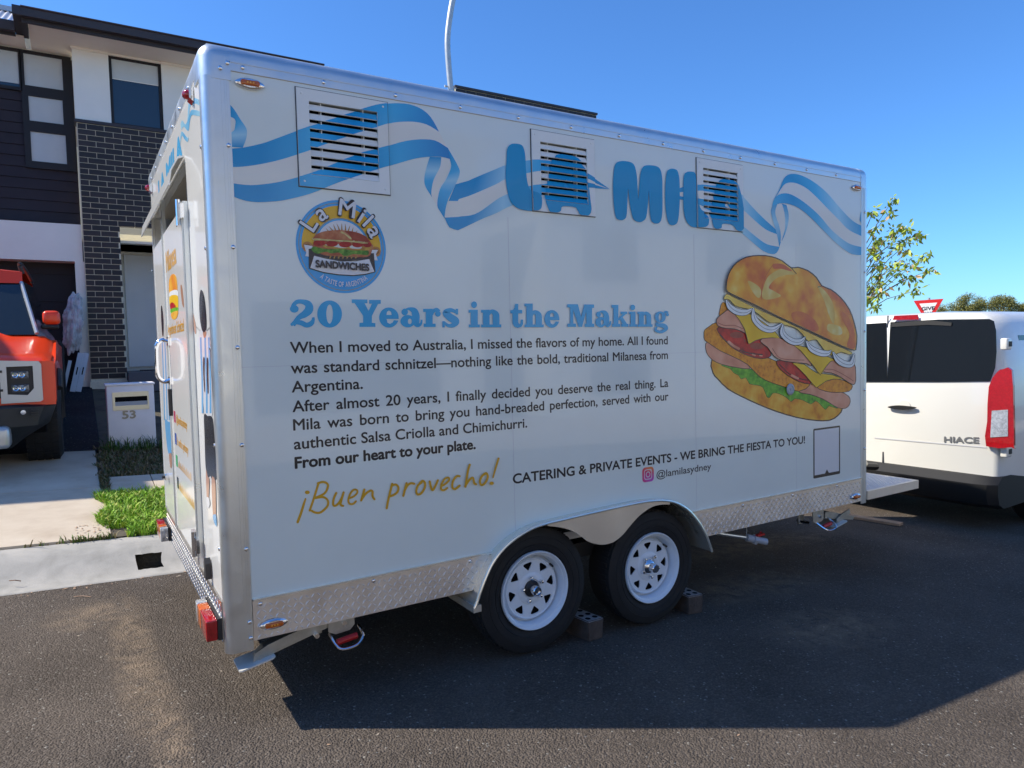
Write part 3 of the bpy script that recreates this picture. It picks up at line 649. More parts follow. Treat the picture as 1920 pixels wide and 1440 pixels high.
# ------------------------------------------------------------------ vents
VT = []
for (a, b, c, d), (oa, ob, oc_, od) in zip(VENTS, VO):
    mb = MB(); outer = [(a, c), (b, c), (b, d), (a, d)]
    mb.prism(outer, 1, -.008, -.001, PLATEV, holes=[[(oa, oc_), (ob, oc_), (ob, od), (oa, od)]]); v = mb.build('vent', trailer)
    mb = MB(); g = .0035
    for (x0, x1, z0, z1) in ((a-g, a, c-g, d+g), (b, b+g, c-g, d+g), (a, b, c-g, c), (a, b, d, d+g)): mb.box((x0, -.0035, z0), (x1, -.0005, z1), GREYI)
    mb.build('vent_seal', v)
    mb = MB(); mb.box((oa-.01, .06, oc_-.01), (ob+.01, .065, od+.01), DARKIN)
    for s in ((oa-.008, oa), (ob, ob+.008)): mb.box((s[0], .0, oc_-.01), (s[1], .06, od+.01), DARKIN)
    mb.build('vent_cavity', v)
    n = 8 if a < 1 else 8; pitch = (od-oc_)/n; sl = []
    for k in range(n):
        z = oc_+k*pitch+.003; h = pitch*.69
        mb = MB(); mb.add([(oa, -.006, z), (ob, -.006, z), (ob, .004, z+h), (oa, .004, z+h), (oa, -.003, z-.002), (ob, -.003, z-.002), (ob, .007, z+h-.003), (oa, .007, z+h-.003)],
                          [(0, 1, 2, 3), (4, 7, 6, 5), (0, 4, 5, 1), (3, 2, 6, 7), (0, 3, 7, 4), (1, 5, 6, 2)], PLATEV)
        mb.build('slat', v); sl.append((z, h))
    for x in (oa+(ob-oa)*.17, oa+(ob-oa)*.79):
        mb = MB(); mb.box((x, .002, oc_), (x+.003, .03, od), PLATEV); mb.build('slat_clip', v)
    for (x, z) in ((a+.02, c+.02), (b-.02, c+.02), (a+.02, d-.02), (b-.02, d-.02)):
        mb = MB(); mb.lathe([(.005, 0), (.004, .0015), (0, .002)], (x, -.008, z), (0, -1, 0), PLATEV, 10); mb.build('screw', v)
    VT.append((v, sl))
# ------------------------------------------------------------------ print: everything is clipped to the surface that carries it
def clip_half(P, ax, val, keep_less):
    out = []
    for i in range(len(P)):
        a, b = P[i], P[(i+1) % len(P)]
        ia = (a[ax] <= val) if keep_less else (a[ax] >= val); ib = (b[ax] <= val) if keep_less else (b[ax] >= val)
        if ia: out.append(a)
        if ia != ib:
            t = (val-a[ax])/(b[ax]-a[ax]); out.append(tuple(u+(v-u)*t for u, v in zip(a, b)))
    return out
def clip_rect(P, x0, x1, z0, z1):
    for ax, val, kl in ((0, x0, False), (0, x1, True), (1, z0, False), (1, z1, True)):
        P = clip_half(P, ax, val, kl)
        if len(P) < 3: return []
    return P
regions = []
cut = [0.0]+[v for ve in VENTS for v in (ve[0]-.0036, ve[1]+.0036)]+[PX]
for i in range(0, len(cut), 2): regions.append((cut[i], cut[i+1], ZS+.004, ZP-.004, lambda x, z: -.0006))
for ve in VENTS:
    regions.append((ve[0]-.0036, ve[1]+.0036, ZS+.004, ve[2]-.0036, lambda x, z: -.0006)); regions.append((ve[0]-.0036, ve[1]+.0036, ve[3]+.0036, ZP-.004, lambda x, z: -.0006))
for ve, vo, (v, sl) in zip(VENTS, VO, VT):
    for rr in ((ve[0], vo[0], ve[2], ve[3]), (vo[1], ve[1], ve[2], ve[3]), (vo[0], vo[1], ve[2], vo[2]), (vo[0], vo[1], vo[3], ve[3])): regions.append((*rr, lambda x, z: -.0086))
    for z, h in sl: regions.append((vo[0], vo[1], z, z+h, lambda x, z_, z=z, h=h: -.0066+.010*(z_-z)/h))
class Decal:
    """flat print: polygons in panel coordinates (x, z), each layer a hair above the last"""
    def __init__(s, regs=None, place=None): s.v = []; s.f = []; s.m = []; s.c = []; s.mats = []; s.layer = 0; s.regs = regs; s.place = place
    def tri(s, P, m, cols=None):
        if m not in s.mats: s.mats.append(m)
        P5 = [tuple(p)+(tuple(c) if cols else (1, 1, 1)) for p, c in zip(P, cols or P)]
        for r in s.regs:
            if max(p[0] for p in P) < r[0] or min(p[0] for p in P) > r[1] or max(p[1] for p in P) < r[2] or min(p[1] for p in P) > r[3]: continue
            Q = clip_rect(P5, *r[:4])
            if len(Q) < 3: continue
            i = len(s.v)
            for q in Q: s.v.append(s.place(q[0], q[1], r[4](q[0], q[1])-s.layer)); s.c.append(q[2:5])
            s.f.append(tuple(range(i, i+len(Q)))); s.m.append(s.mats.index(m))
    def poly(s, P, m, holes=(), up=True):
        if up: s.layer += .00008
        loops = [list(P)]+[list(h) for h in holes]; fl = [p for l in loops for p in l]
        for t in tessellate_polygon([[Vector((p[0], p[1], 0)) for p in l] for l in loops]): s.tri([fl[i] for i in t], m)
    def band(s, A, B, m, colf=None, n=44):
        s.layer += .00008
        A, B = resample(A, n), resample(B, n)
        for i in range(n-1):
            c0, c1 = (colf(i/(n-1)), colf((i+1)/(n-1))) if colf else ((1, 1, 1), (1, 1, 1))
            s.tri([A[i], A[i+1], B[i+1]], m, [c0, c1, c1]); s.tri([A[i], B[i+1], B[i]], m, [c0, c1, c0])
    def stroke(s, pts, ws, m, tocs, closed=False, caps=True, n=6, sm=True):
        if not isinstance(ws, (list, tuple)): ws = [ws]*len(pts)
        P = [(*p, w_) for p, w_ in zip(pts, ws)]
        P = crom(P, n, closed) if sm and len(P) > 2 else P
        k = len(P); Lf, Rt = [], []
        
        for i in range(k):
            a = P[(i-1) % k] if closed else P[max(i-1, 0)]; b = P[(i+1) % k] if closed else P[min(i+1, k-1)]
            dx, dy = b[0]-a[0], b[1]-a[1]; l = math.hypot(dx, dy) or 1; nx, ny = -dy/l, dx/l; h = P[i][2]/2
            Lf.append(tocs(P[i][0]+nx*h, P[i][1]+ny*h)); Rt.append(tocs(P[i][0]-nx*h, P[i][1]-ny*h))
        s.layer += .00008
        for i in range(k if closed else k-1):
            s.layer += 4e-6; j = (i+1) % k; s.tri([Lf[i], Lf[j], Rt[j]], m); s.tri([Lf[i], Rt[j], Rt[i]], m)
        if caps and not closed:
            for q in (P[0], P[-1]):
                s.layer += .00002; s.disc(q[0], q[1], q[2]/2, q[2]/2, m, tocs, 14)
    def disc(s, cx, cy, rx, ry, m, tocs, n=28):
        s.poly([tocs(cx+rx*math.cos(2*math.pi*i/n), cy+ry*math.sin(2*math.pi*i/n)) for i in range(n)], m)
    def ring(s, cx, cy, rx, ry, ix, iy, m, tocs, n=40, ox=0, oy=0):
        s.poly([tocs(cx+rx*math.cos(2*math.pi*i/n), cy+ry*math.sin(2*math.pi*i/n)) for i in range(n)], m,
               [[tocs(cx+ox+ix*math.cos(2*math.pi*i/n), cy+oy+iy*math.sin(2*math.pi*i/n)) for i in range(n)]])
    def build(s, name, parent, label=None):
        me = bpy.data.meshes.new(name); me.from_pydata(s.v, [], s.f)
        for m in s.mats: me.materials.append(m)
        me.polygons.foreach_set('material_index', s.m)
        at_ = me.color_attributes.new('ink', 'FLOAT_COLOR', 'POINT'); at_.data.foreach_set('color', [x for c in s.c for x in (*c, 1)])
        o = bpy.data.objects.new(name, me); C.objects.link(o); o.parent = parent; o.matrix_parent_inverse = Matrix.Translation(-trailer.location) if parent == trailer else Matrix()
        if label: o['label'] = label
        return o
def resample(P, n):
    d = [0]
    for a, b in zip(P, P[1:]): d.append(d[-1]+math.hypot(b[0]-a[0], b[1]-a[1]))
    out = []; k = 0
    for i in range(n):
        t = d[-1]*i/(n-1)
        while k < len(P)-2 and d[k+1] < t: k += 1
        u = (t-d[k])/((d[k+1]-d[k]) or 1); out.append((P[k][0]+(P[k+1][0]-P[k][0])*u, P[k][1]+(P[k+1][1]-P[k][1])*u))
    return out
SIDE = lambda x, z, y: (x, y, z)
def sideP(z): 
    def f(X, Y):
        p = at(*z(X, Y), 1, 0); return (p.x, p.z)
    return f
def new(): return Decal(regions, SIDE)
z1 = sideP(zm(420, 160, 4.174)); z2 = sideP(zm(860, 220, 2.4615)); zc = sideP(zm(930, 250, 4.0))
DB, MBL, LB = (.006, .31, .62), (.07, .47, .78), (.40, .70, .84)
WH = (.82, .80, .72)
def shade(stops):
    def f(t):
        for (a, ca), (b, cb) in zip(stops, stops[1:]):
            if t <= b:
                u = (t-a)/((b-a) or 1); return tuple(x+(y-x)*u for x, y in zip(ca, cb))
        return stops[-1][1]
    return f
dec = new()
def bandz(A, B, stops, za=z1): dec.band(crom([za(*p) for p in A], 4), crom([za(*p) for p in B], 4), INK, shade(stops))
A0 = [(48, 495), (147, 488), (300, 455), (400, 420), (560, 360), (660, 325), (800, 278), (930, 235), (1070, 190), (1190, 155), (1300, 142), (1400, 142), (1490, 160), (1560, 195), (1610, 240), (1650, 300), (1680, 362)]
A1 = [(55, 640), (150, 637), (300, 615), (450, 580), (580, 540), (660, 515), (800, 458), (950, 405), (1100, 355), (1190, 330), (1300, 297), (1400, 285), (1500, 287), (1580, 305), (1630, 330), (1660, 350), (1682, 364)]
A2 = [(62, 765), (150, 778), (250, 780), (400, 762), (500, 740), (600, 712), (680, 687), (800, 640), (950, 575), (1100, 520), (1200, 495), (1280, 475), (1400, 440), (1500, 425), (1580, 423), (1660, 435), (1750, 490)]
A3 = [(70, 870), (150, 900), (250, 915), (350, 912), (450, 903), (600, 870), (700, 840), (800, 800), (900, 760), (1000, 725), (1100, 690), (1210, 655), (1300, 630), (1400, 600), (1500, 573), (1600, 560), (1700, 560), (1770, 578)]
s1 = [(0, DB), (.12, DB), (.35, MBL), (.55, DB), (.75, MBL), (1, (.03, .25, .58))]
bandz([(1705, 562), (1690, 640), (1640, 740), (1622, 840), (1628, 875)], [(1610, 560), (1585, 640), (1568, 720), (1575, 790), (1625, 872)], [(0, DB), (.35, LB), (.6, MBL), (1, DB)])
bandz([(1700, 562), (1690, 640), (1640, 740), (1622, 840), (1628, 875)], [(1772, 578), (1775, 640), (1730, 740), (1680, 850), (1674, 962)], [(0, WH), (1, WH)])
bandz([(1750, 488), (1835, 640), (1842, 700), (1805, 790), (1760, 880), (1735, 960), (1725, 1042)], [(1765, 576), (1776, 640), (1740, 730), (1695, 800), (1675, 870), (1668, 930), (1674, 962)], [(0, DB), (.3, MBL), (.45, LB), (.65, MBL), (1, DB)])
bandz(A0, A1, s1); bandz(A1, A2, [(0, WH), (1, WH)]); bandz(A2, A3, s1)
bandz([(35, 140), (80, 190), (130, 270), (165, 320), (180, 360), (172, 420), (147, 488)], [(35, 243), (75, 258), (90, 285), (80, 350), (52, 375), (50, 430), (52, 482)], [(0, DB), (.4, MBL), (.7, LB), (1, DB)])
bandz([(35, 243), (75, 258), (90, 285)], [(38, 400), (52, 375), (80, 350)], [(0, WH), (1, WH)])
# middle ribbon (behind the letters)
q2c = lambda X, Y: ((860+X/2.4615-930)*4, (220+Y/2.4615-250)*4)
q1c = lambda X, Y: ((420+X/4.174-930)*4, (160+Y/4.174-250)*4)
def bandc(A, B, stops): bandz(A, B, stops, zc)
B0 = [q1c(1812, 775), q1c(1920, 745), q2c(50, 290), q2c(120, 260), (0, 268), (68, 240), (222, 205), (330, 200), (420, 208), (560, 240), (680, 303), (740, 340), (853, 420)]
B1 = [q1c(1757, 905), q1c(1840, 905), q2c(0, 378), q2c(60, 358), (0, 382), (68, 345), (228, 300), (330, 285), (420, 285), (560, 312), (683, 345), (740, 372), (853, 420)]
B2 = [q1c(1727, 1035), q1c(1830, 1030), q2c(0, 458), q2c(80, 445), (0, 500), (70, 462), (230, 400), (330, 385), (420, 375), (560, 370), (683, 372), (760, 392), (853, 420)]
B3 = [q1c(1725, 1035), q1c(1760, 1110), q1c(1810, 1130), q2c(0, 520), (-100, 640), (0, 600), (110, 545), (330, 470), (420, 440), (560, 415), (683, 410), (760, 414), (853, 420)]
s2 = [(0, DB), (.15, DB), (.35, LB), (.5, MBL), (.8, DB), (1, DB)]
bandc(B0, B1, s2); bandc(B1, B2, [(0, WH), (1, WH)]); bandc(B2, B3, s2)
# right ribbon
z2c = lambda P: [q2c(*p) for p in P]
D0 = [(1375, 413), (1400, 403), (1510, 388), (1600, 390), (1700, 402), (1790, 440)]+z2c([(1310, 365), (1360, 420), (1410, 470), (1460, 515), (1472, 535)])
D1 = [(1375, 443), (1400, 440), (1510, 433), (1600, 440), (1700, 475), (1790, 525)]+z2c([(1310, 425), (1370, 480), (1420, 520), (1470, 540), (1472, 541)])
D2 = [(1375, 470), (1400, 475), (1510, 490), (1600, 512), (1700, 565), (1790, 640)]+z2c([(1310, 500), (1370, 550), (1420, 585), (1476, 597), (1478, 598)])
D3 = [(1375, 497), (1400, 500), (1510, 535), (1600, 578), (1700, 650), (1790, 715)]+z2c([(1312, 540), (1370, 590), (1410, 620), (1450, 632), (1470, 622), (1479, 600)])
s3 = [(0, DB), (.3, MBL), (.6, LB), (.8, MBL), (1, DB)]
bandc(D0, D1, s3); bandc(D1, D2, [(0, WH), (1, WH)]); bandc(D2, D3, s3)
def bz2(A, B, st): bandz(A, B, st, z2)
bz2([(1460, 385), (1440, 430), (1450, 480), (1465, 530), (1479, 600)], [(1478, 398), (1460, 440), (1478, 500), (1486, 540), (1486, 575)], [(0, DB), (.5, LB), (1, DB)])
bz2([(1470, 400), (1460, 440), (1478, 500), (1486, 545), (1484, 575)], [(1492, 400), (1502, 440), (1506, 500), (1498, 540), (1486, 575)], [(0, WH), (1, WH)])
bz2([(1490, 398), (1502, 440), (1506, 500), (1498, 540), (1490, 568)], [(1512, 405), (1522, 450), (1518, 495), (1505, 540), (1491, 570)], [(0, DB), (.5, LB), (1, DB)])
E0 = [(1450, 385), (1480, 330), (1500, 282), (1530, 262), (1580, 268), (1640, 300), (1700, 350), (1760, 420), (1820, 480), (1866, 503)]
E1 = [(1478, 345), (1490, 325), (1510, 305), (1550, 303), (1600, 325), (1650, 368), (1700, 420), (1750, 470), (1800, 520), (1866, 552)]
E2 = [(1450, 388), (1465, 365), (1490, 352), (1530, 355), (1590, 390), (1660, 450), (1720, 520), (1780, 570), (1820, 590), (1866, 600)]
E3 = [(1445, 410), (1475, 398), (1520, 400), (1570, 420), (1620, 460), (1680, 520), (1740, 580), (1800, 625), (1830, 635), (1866, 636)]
s4 = [(0, MBL), (.2, DB), (.45, MBL), (.7, LB), (1, DB)]
bz2(E0, E1, s4); bz2(E1, E2, [(0, WH), (1, WH)]); bz2(E2, E3, s4)
bz2([(1866, 415), (1855, 440), (1850, 470)], [(1866, 495), (1858, 490), (1851, 478)], [(0, LB), (1, DB)])
dec.build('ribbon_print', trailer)
# LA MILA balloon letters
LL = {'L': [(75, 200), (80, 120), (108, 84), (150, 79), (195, 95), (215, 160), (222, 280), (235, 380), (260, 430), (310, 450), (332, 480), (335, 530), (325, 570), (290, 583), (220, 580), (150, 558), (100, 500), (75, 400), (68, 300)],
      'A': [(412, 215), (435, 180), (455, 161), (490, 157), (560, 163), (610, 185), (640, 230), (670, 290), (685, 400), (700, 520), (705, 575), (692, 612), (660, 623), (622, 613), (600, 580), (580, 558), (490, 552), (475, 585), (440, 600), (395, 590), (375, 550), (362, 500), (372, 420), (392, 310)],
      'M': [(880, 280), (895, 228), (930, 210), (990, 213), (1030, 235), (1050, 300), (1058, 400), (1063, 490), (1070, 400), (1080, 300), (1100, 252), (1140, 240), (1200, 248), (1230, 275), (1243, 340), (1245, 450), (1243, 600), (1230, 662), (1200, 679), (1165, 662), (1150, 600), (1145, 500), (1142, 435), (1137, 520), (1125, 620), (1105, 655), (1070, 667), (1030, 648), (1010, 590), (995, 500), (987, 420), (982, 520), (975, 620), (955, 648), (925, 652), (895, 630), (880, 540), (873, 400)],
      'I': [(1265, 400), (1275, 300), (1295, 272), (1325, 267), (1355, 280), (1370, 330), (1375, 430), (1372, 560), (1360, 660), (1330, 690), (1295, 680), (1275, 620), (1265, 520)],
      'L2': [(1400, 400), (1405, 320), (1425, 292), (1460, 288), (1490, 300), (1498, 360), (1505, 480), (1520, 560), (1550, 590), (1583, 620), (1585, 670), (1570, 700), (1520, 707), (1460, 700), (1420, 650), (1402, 560)],
      'A2': [(1645, 400), (1665, 362), (1690, 346), (1740, 343), (1790, 360), (1810, 400), (1835, 500), (1852, 620), (1850, 700), (1835, 730), (1810, 735), (1785, 720), (1765, 690), (1690, 682), (1680, 710), (1650, 720), (1622, 705), (1608, 650), (1605, 600), (1622, 500)]}
for kk, P in LL.items():
    dec = new(); dec.layer = .005
    ho = [[(522, 347), (556, 432), (505, 402)]] if kk == 'A' else ([[(1725, 500), (1750, 575), (1712, 548)]] if kk == 'A2' else [])
    dec.layer = .0035; dec.poly([zc(*p) for p in crom(P, 4, True)], LETB, [[zc(*p) for p in h] for h in ho]); dec.build('balloon_letter', trailer, 'flat blue balloon letter ' + kk[0])
# ---- slab serif title
ZA = sideP(zm(540, 550, 5.3333)); ZBb = sideP(zm(880, 550, 4.8))
dec = new()
def rc(f, x0, y0, x1, y1): dec.poly([f(x0, y0), (f(x1, y0)), f(x1, y1), f(x0, y1)], BLUE)
def pg(f, P, holes=()): dec.poly([f(*p) for p in P], BLUE, [[f(*p) for p in h] for h in holes])
def st(f, P, w_): dec.stroke(P, w_, BLUE, f, caps=False)
def dsc(f, x, y, a, b): dec.disc(x, y, a, b, BLUE, f)
def e_glyph(f, cx, cy, rx, ry):
    out = [(cx+rx*math.cos(R(a)), cy-ry*math.sin(R(a))) for a in range(-6, 342, 12)]
    P = out[1:]+[(cx+rx*.97, cy+ry*.30), (cx+rx*.5, cy+ry*.27), (cx+rx*.38, cy+ry*.5), (cx+rx*.1, cy+ry*.63), (cx-rx*.15, cy+ry*.5), (cx-rx*.24, cy+ry*.14), (cx+rx, cy+ry*.14)]
    pg(f, P, [[(cx-rx*.24, cy-ry*.25), (cx-rx*.2, cy-ry*.55), (cx, cy-ry*.7), (cx+rx*.22, cy-ry*.55), (cx+rx*.28, cy-ry*.25)]])
def a_glyph(f, x, y, s, t):     # x left, y baseline, s x scale, t y scale, designed 215 x 195
    g = lambda u, v: f(x+u*s, y+v*t)
    dec.disc(42, -150, 32, 34, BLUE, g); dec.stroke([(40, -165), (80, -182), (130, -165), (150, -120), (150, -60), (168, -22), (200, -32), (208, -72)], [20, 26, 60, 74, 74, 52, 24, 16], BLUE, g, caps=False)
    dec.ring(72, -58, 72, 62, 19, 28, BLUE, g, ox=20, oy=2)
def n_glyph(f, x0, top, base, sw, gap, hgt=None):
    sl = (base-top)*.17; st0 = x0+sw*.28
    h0 = top if hgt is None else hgt
    rc(f, x0, h0, st0+sw, h0+sl); rc(f, st0, h0, st0+sw, base-sl*.6); rc(f, x0, base-sl, st0+sw*1.28, base)
    x2 = st0+sw+gap
    dec.stroke([(st0+sw-8, top+(base-top)*.30), (st0+sw+gap*.55, top+(base-top)*.10), (x2+sw*.42, top+(base-top)*.24), (x2+sw*.5, top+(base-top)*.5), (x2+sw*.5, base-sl*.5)], [sw*.25, sw*.6, sw*.95, sw, sw], BLUE, f, caps=False)
    rc(f, x2-sw*.22, base-sl, x2+sw*1.28, base)
# 2
st(ZA, [(62, 170), (50, 130), (85, 88), (140, 83), (200, 108), (210, 160), (170, 205), (105, 245), (50, 318)], [30, 40, 42, 45, 70, 84, 72, 50, 44]); dsc(ZA, 62, 156, 44, 38)
st(ZA, [(28, 318), (75, 290), (130, 295), (185, 318), (232, 300), (252, 262), (250, 240)], [26, 44, 50, 50, 50, 32, 26])
dec.ring(415, 207, 124, 136, 33, 95, BLUE, ZA)
pg(ZA, [(637, 60), (793, 62), (793, 100), (765, 100), (805, 175), (838, 104), (810, 103), (810, 66), (927, 66), (927, 104), (900, 106), (838, 225), (838, 295), (873, 298), (873, 336), (713, 336), (713, 296), (750, 293), (750, 225), (665, 98), (637, 98)])
e_glyph(ZA, 1008, 242, 98, 101); a_glyph(ZA, 1123, 337, 1.02, 1.0)
rc(ZA, 1350, 155, 1445, 187); rc(ZA, 1376, 155, 1445, 312); rc(ZA, 1355, 303, 1475, 337); st(ZA, [(1438, 215), (1452, 178), (1485, 166), (1508, 185)], [24, 34, 40, 40]); dsc(ZA, 1497, 205, 28, 29)
st(ZA, [(1678, 188), (1625, 168), (1575, 195), (1620, 240), (1675, 280), (1650, 318), (1600, 322), (1555, 290)], [30, 42, 62, 76, 74, 48, 34, 26]); rc(ZA, 1674, 155, 1699, 213); rc(ZA, 1540, 278, 1566, 341)
def i_glyph(f, x0, x1, top, base, dx, dy, dr):
    sl = (base-top)*.17; w_ = x1-x0; rc(f, x0-w_*.3, top, x0+w_*.4, top+sl); rc(f, x0, top, x1, base-sl*.5); rc(f, x0-w_*.28, base-sl, x1+w_*.28, base); dsc(f, dx, dy, dr*.88, dr)
i_glyph(ZBb, 10, 74, 148, 307, 40, 103, 30); n_glyph(ZBb, 103, 148, 307, 60, 28)
pg(ZBb, [(437, 95), (437, 150), (473, 150), (473, 182), (437, 182), (437, 262), (446, 280), (456, 270), (460, 236), (481, 236), (480, 275), (466, 302), (432, 312), (400, 300), (385, 270), (384, 182), (365, 182), (365, 152), (388, 150), (405, 125), (408, 95)])
n_glyph(ZBb, 493, 155, 306, 58, 24, 92); e_glyph(ZBb, 739, 231, 67, 80)
pg(ZBb, [(877, 98), (972, 98), (1003, 212), (1030, 100), (1118, 101), (1118, 131), (1100, 134), (1100, 272), (1120, 274), (1120, 303), (1035, 303), (1035, 274), (1048, 272), (1048, 165), (1010, 303), (978, 303), (932, 150), (932, 272), (956, 274), (956, 303), (880, 303), (880, 274), (903, 272), (903, 130), (877, 128)])
a_glyph(ZBb, 1130, 304, .66, .76)
rc(ZBb, 1275, 105, 1336, 131); rc(ZBb, 1292, 105, 1336, 285); rc(ZBb, 1280, 274, 1352, 302); st(ZBb, [(1336, 240), (1398, 178)], [16, 22]); rc(ZBb, 1357, 165, 1416, 187); pg(ZBb, [(1348, 228), (1368, 205), (1415, 276), (1426, 276), (1426, 302), (1362, 302), (1362, 276), (1372, 276)])
i_glyph(ZBb, 1446, 1490, 165, 302, 1465, 128, 25); n_glyph(ZBb, 1508, 165, 302, 44, 22)
dec.ring(1712, 214, 49, 51, 14, 34, BLUE, ZBb); st(ZBb, [(1742, 180), (1762, 168), (1780, 178)], [12, 22, 24]); dsc(ZBb, 1776, 192, 14, 15)
st(ZBb, [(1690, 262), (1682, 282), (1740, 292), (1765, 318), (1720, 348), (1672, 332), (1680, 300)], [16, 26, 42, 32, 24, 24, 18])
dec.build('title_lettering', trailer, 'blue slab serif lettering "20 Years in the Making"')
# ---- plain lettering with the built-in font
NTRI = [1]
def text_tris(s, bold=0.0, space=1.0, sw=1.0):
    cu = bpy.data.curves.new('t', 'FONT'); cu.body = s; cu.size = 1; cu.resolution_u = 5; cu.space_character = space; cu.space_word = sw; cu.fill_mode = 'FRONT'
    ob = bpy.data.objects.new('t', cu); C.objects.link(ob); bpy.context.view_layer.update()
    dg = bpy.context.evaluated_depsgraph_get(); me = ob.evaluated_get(dg).to_mesh(); me.calc_loop_triangles()
    V = [(v.co.x, v.co.y) for v in me.vertices]; T = [tuple(t.vertices) for t in me.loop_triangles]
    ob.evaluated_get(dg).to_mesh_clear(); bpy.data.objects.remove(ob); bpy.data.curves.remove(cu)
    NTRI[0] = len(T)
    if bold > .001:                # weight: the glyph repeated a hair to each side
        n = len(V); V0, T0 = V, T; V, T = [], []
        for k, (dx, dy) in enumerate(((1, 0), (-1, 0), (0, 1), (0, -1), (.7, .7), (-.7, .7), (.7, -.7), (-.7, -.7))):
            V += [(a+dx*bold, b+dy*bold) for a, b in V0]; T += [tuple(i+k*n for i in t) for t in T0]
    return V, T
def text(s, x0, x1, z, cap, m, bold=.008, dest=None, shear=0, sx=None, rise=0):
    """baseline z, from x0 to x1 on the panel, cap = height of capitals; word gaps stretch as in the print"""
    k = cap/.70
    V, T = text_tris(s, bold); w0 = max(v[0] for v in V)-min(v[0] for v in V)
    if sx:                         # fixed letter width: fill the line by widening the gaps between words
        V2, _ = text_tris(s, bold, 1, 2.0); w2 = max(v[0] for v in V2)-min(v[0] for v in V2)
        sw = 1+((x1-x0)/(sx*k)-w0)/((w2-w0) or 1); V, T = text_tris(s, bold, 1, max(.3, sw)); w0 = max(v[0] for v in V)-min(v[0] for v in V)
    mn = min(v[0] for v in V); kx = (x1-x0)/w0
    P = [(x0+(v[0]-mn)*kx+v[1]*k*shear, z+v[1]*k+rise*(v[0]-mn)*kx) for v in V]
    d = dest or new(); d.layer += .0001
    for j, t in enumerate(T):
        if j % NTRI[0] == 0: d.layer += 1e-5
        d.tri([P[i] for i in t], m)
    return d
KX = None
V, _ = text_tris('authentic Salsa Criolla and Chimichurri.', .012); w0 = max(v[0] for v in V)-min(v[0] for v in V)
CAPH = .0445; KX = (1.281-.184)/w0/(CAPH/.70)
for s, x1, z, b, m, sx in (('When I moved to Australia, I missed the flavors of my home. All I found', 2.203, 1.444, .016, BLACKI, KX),
                       ('was standard schnitzel\u2014nothing like the bold, traditional Milanesa from', 2.203, 1.3645, .016, BLACKI, KX),
                       ('Argentina.', .474, 1.290, .016, BLACKI, None), ('After almost 20 years, I finally decided you deserve the real thing. La', 2.203, 1.2125, .016, BLACKI, KX),
                       ('Mila was born to bring you hand-breaded perfection, served with our', 2.203, 1.1395, .016, BLACKI, KX),
                       ('authentic Salsa Criolla and Chimichurri.', 1.281, 1.064, .016, BLACKI, None), ('From our heart to your plate.', .999, .9885, .034, BLACKI, None)):
    text(s, .183, x1, z, CAPH, m, b, sx=sx).build('lettering_line', trailer, 'black lettering "%s"' % s)
text('CATERING & PRIVATE EVENTS - WE BRING THE FIESTA TO YOU!', 1.193, 3.385, .803, .046, BLACKI, .024, rise=-.004).build('lettering_line', trailer, 'dark capitals "CATERING & PRIVATE EVENTS - WE BRING THE FIESTA TO YOU!"')
text('@lamilasydney', 2.107, 2.530, .722, .038, GREYI, .010).build('lettering_line', trailer, 'grey lettering "@lamilasydney"')
# instagram style glyph
IGM = ramp_mat('social_gradient', [(.32, (.55, .10, .50)), (.5, (.75, .04, .12)), (.66, (.85, .35, .03))], 6, 1, .3)
WHI = flat('white_ink', (.75, .75, .75)); YEL = flat('yellow_ink', (.82, .46, .02), .25, .05, 5); SKY = flat('sky_blue_ink', (.05, .38, .75), .25)
def rrect(x0, x1, y0, y1, r, n=5):
    P = []
    for cx, cy, a0 in ((x1-r, y1-r, 0), (x0+r, y1-r, 90), (x0+r, y0+r, 180), (x1-r, y0+r, 270)):
        for i in range(n+1):
            a = R(a0+90*i/n); P.append((cx+r*math.cos(a), cy+r*math.sin(a)))
    return P
idn = lambda x, y: (x, y)
dec = new(); dec.poly(rrect(2.005, 2.088, .708, .788, .02), IGM); dec.poly(rrect(2.018, 2.075, .721, .776, .014), WHI, [rrect(2.022, 2.071, .725, .772, .011)]); dec.ring(2.0465, .7485, .016, .016, .0115, .0115, WHI, idn, 24); dec.disc(2.063, .766, .003, .003, WHI, idn, 10)
dec.build('social_icon', trailer, 'small pink and orange camera app icon')
# framed box that held a code
dec = new(); QF = flat('dark_frame_ink', (.05, .045, .04)); dec.poly(rrect(3.470, 3.755, .555, .878, .008), QF, [rrect(3.482, 3.743, .575, .866, .003)]); dec.poly([(3.482, .575), (3.743, .575), (3.743, .866), (3.482, .866)], WHI)
dec.poly([(3.590, .574), (3.612, .600), (3.634, .574)], QF); dec.build('code_frame', trailer, 'dark rectangular outline with rounded corners and a small notch at the bottom')
# ---- handwriting
ZH = sideP(zm(540, 840, 4.5714))
dec = new()
def hw(P, w_=19): dec.stroke(P, w_, GOLDI, ZH, n=5)
dec.disc(165, 380, 21, 16, GOLDI, ZH); hw([(150, 435), (135, 480), (110, 560), (82, 635)], [14, 20, 22, 22])
hw([(262, 300), (240, 370), (215, 450), (185, 535)]); hw([(255, 302), (300, 290), (335, 305), (340, 335), (310, 390), (225, 430)]); hw([(235, 428), (300, 420), (340, 450), (335, 500), (280, 550), (235, 553), (202, 537)])
hw([(412, 385), (392, 430), (385, 480), (400, 495), (430, 475), (460, 425), (475, 380)]); hw([(475, 380), (455, 450), (450, 485), (470, 495)])
hw([(520, 430), (560, 415), (590, 385), (588, 360), (560, 358), (530, 395), (515, 445), (525, 475), (555, 478), (580, 455)], 17)
hw([(652, 355), (640, 400), (625, 448)]); hw([(628, 440), (660, 395), (700, 365), (722, 372), (722, 410), (738, 438)])
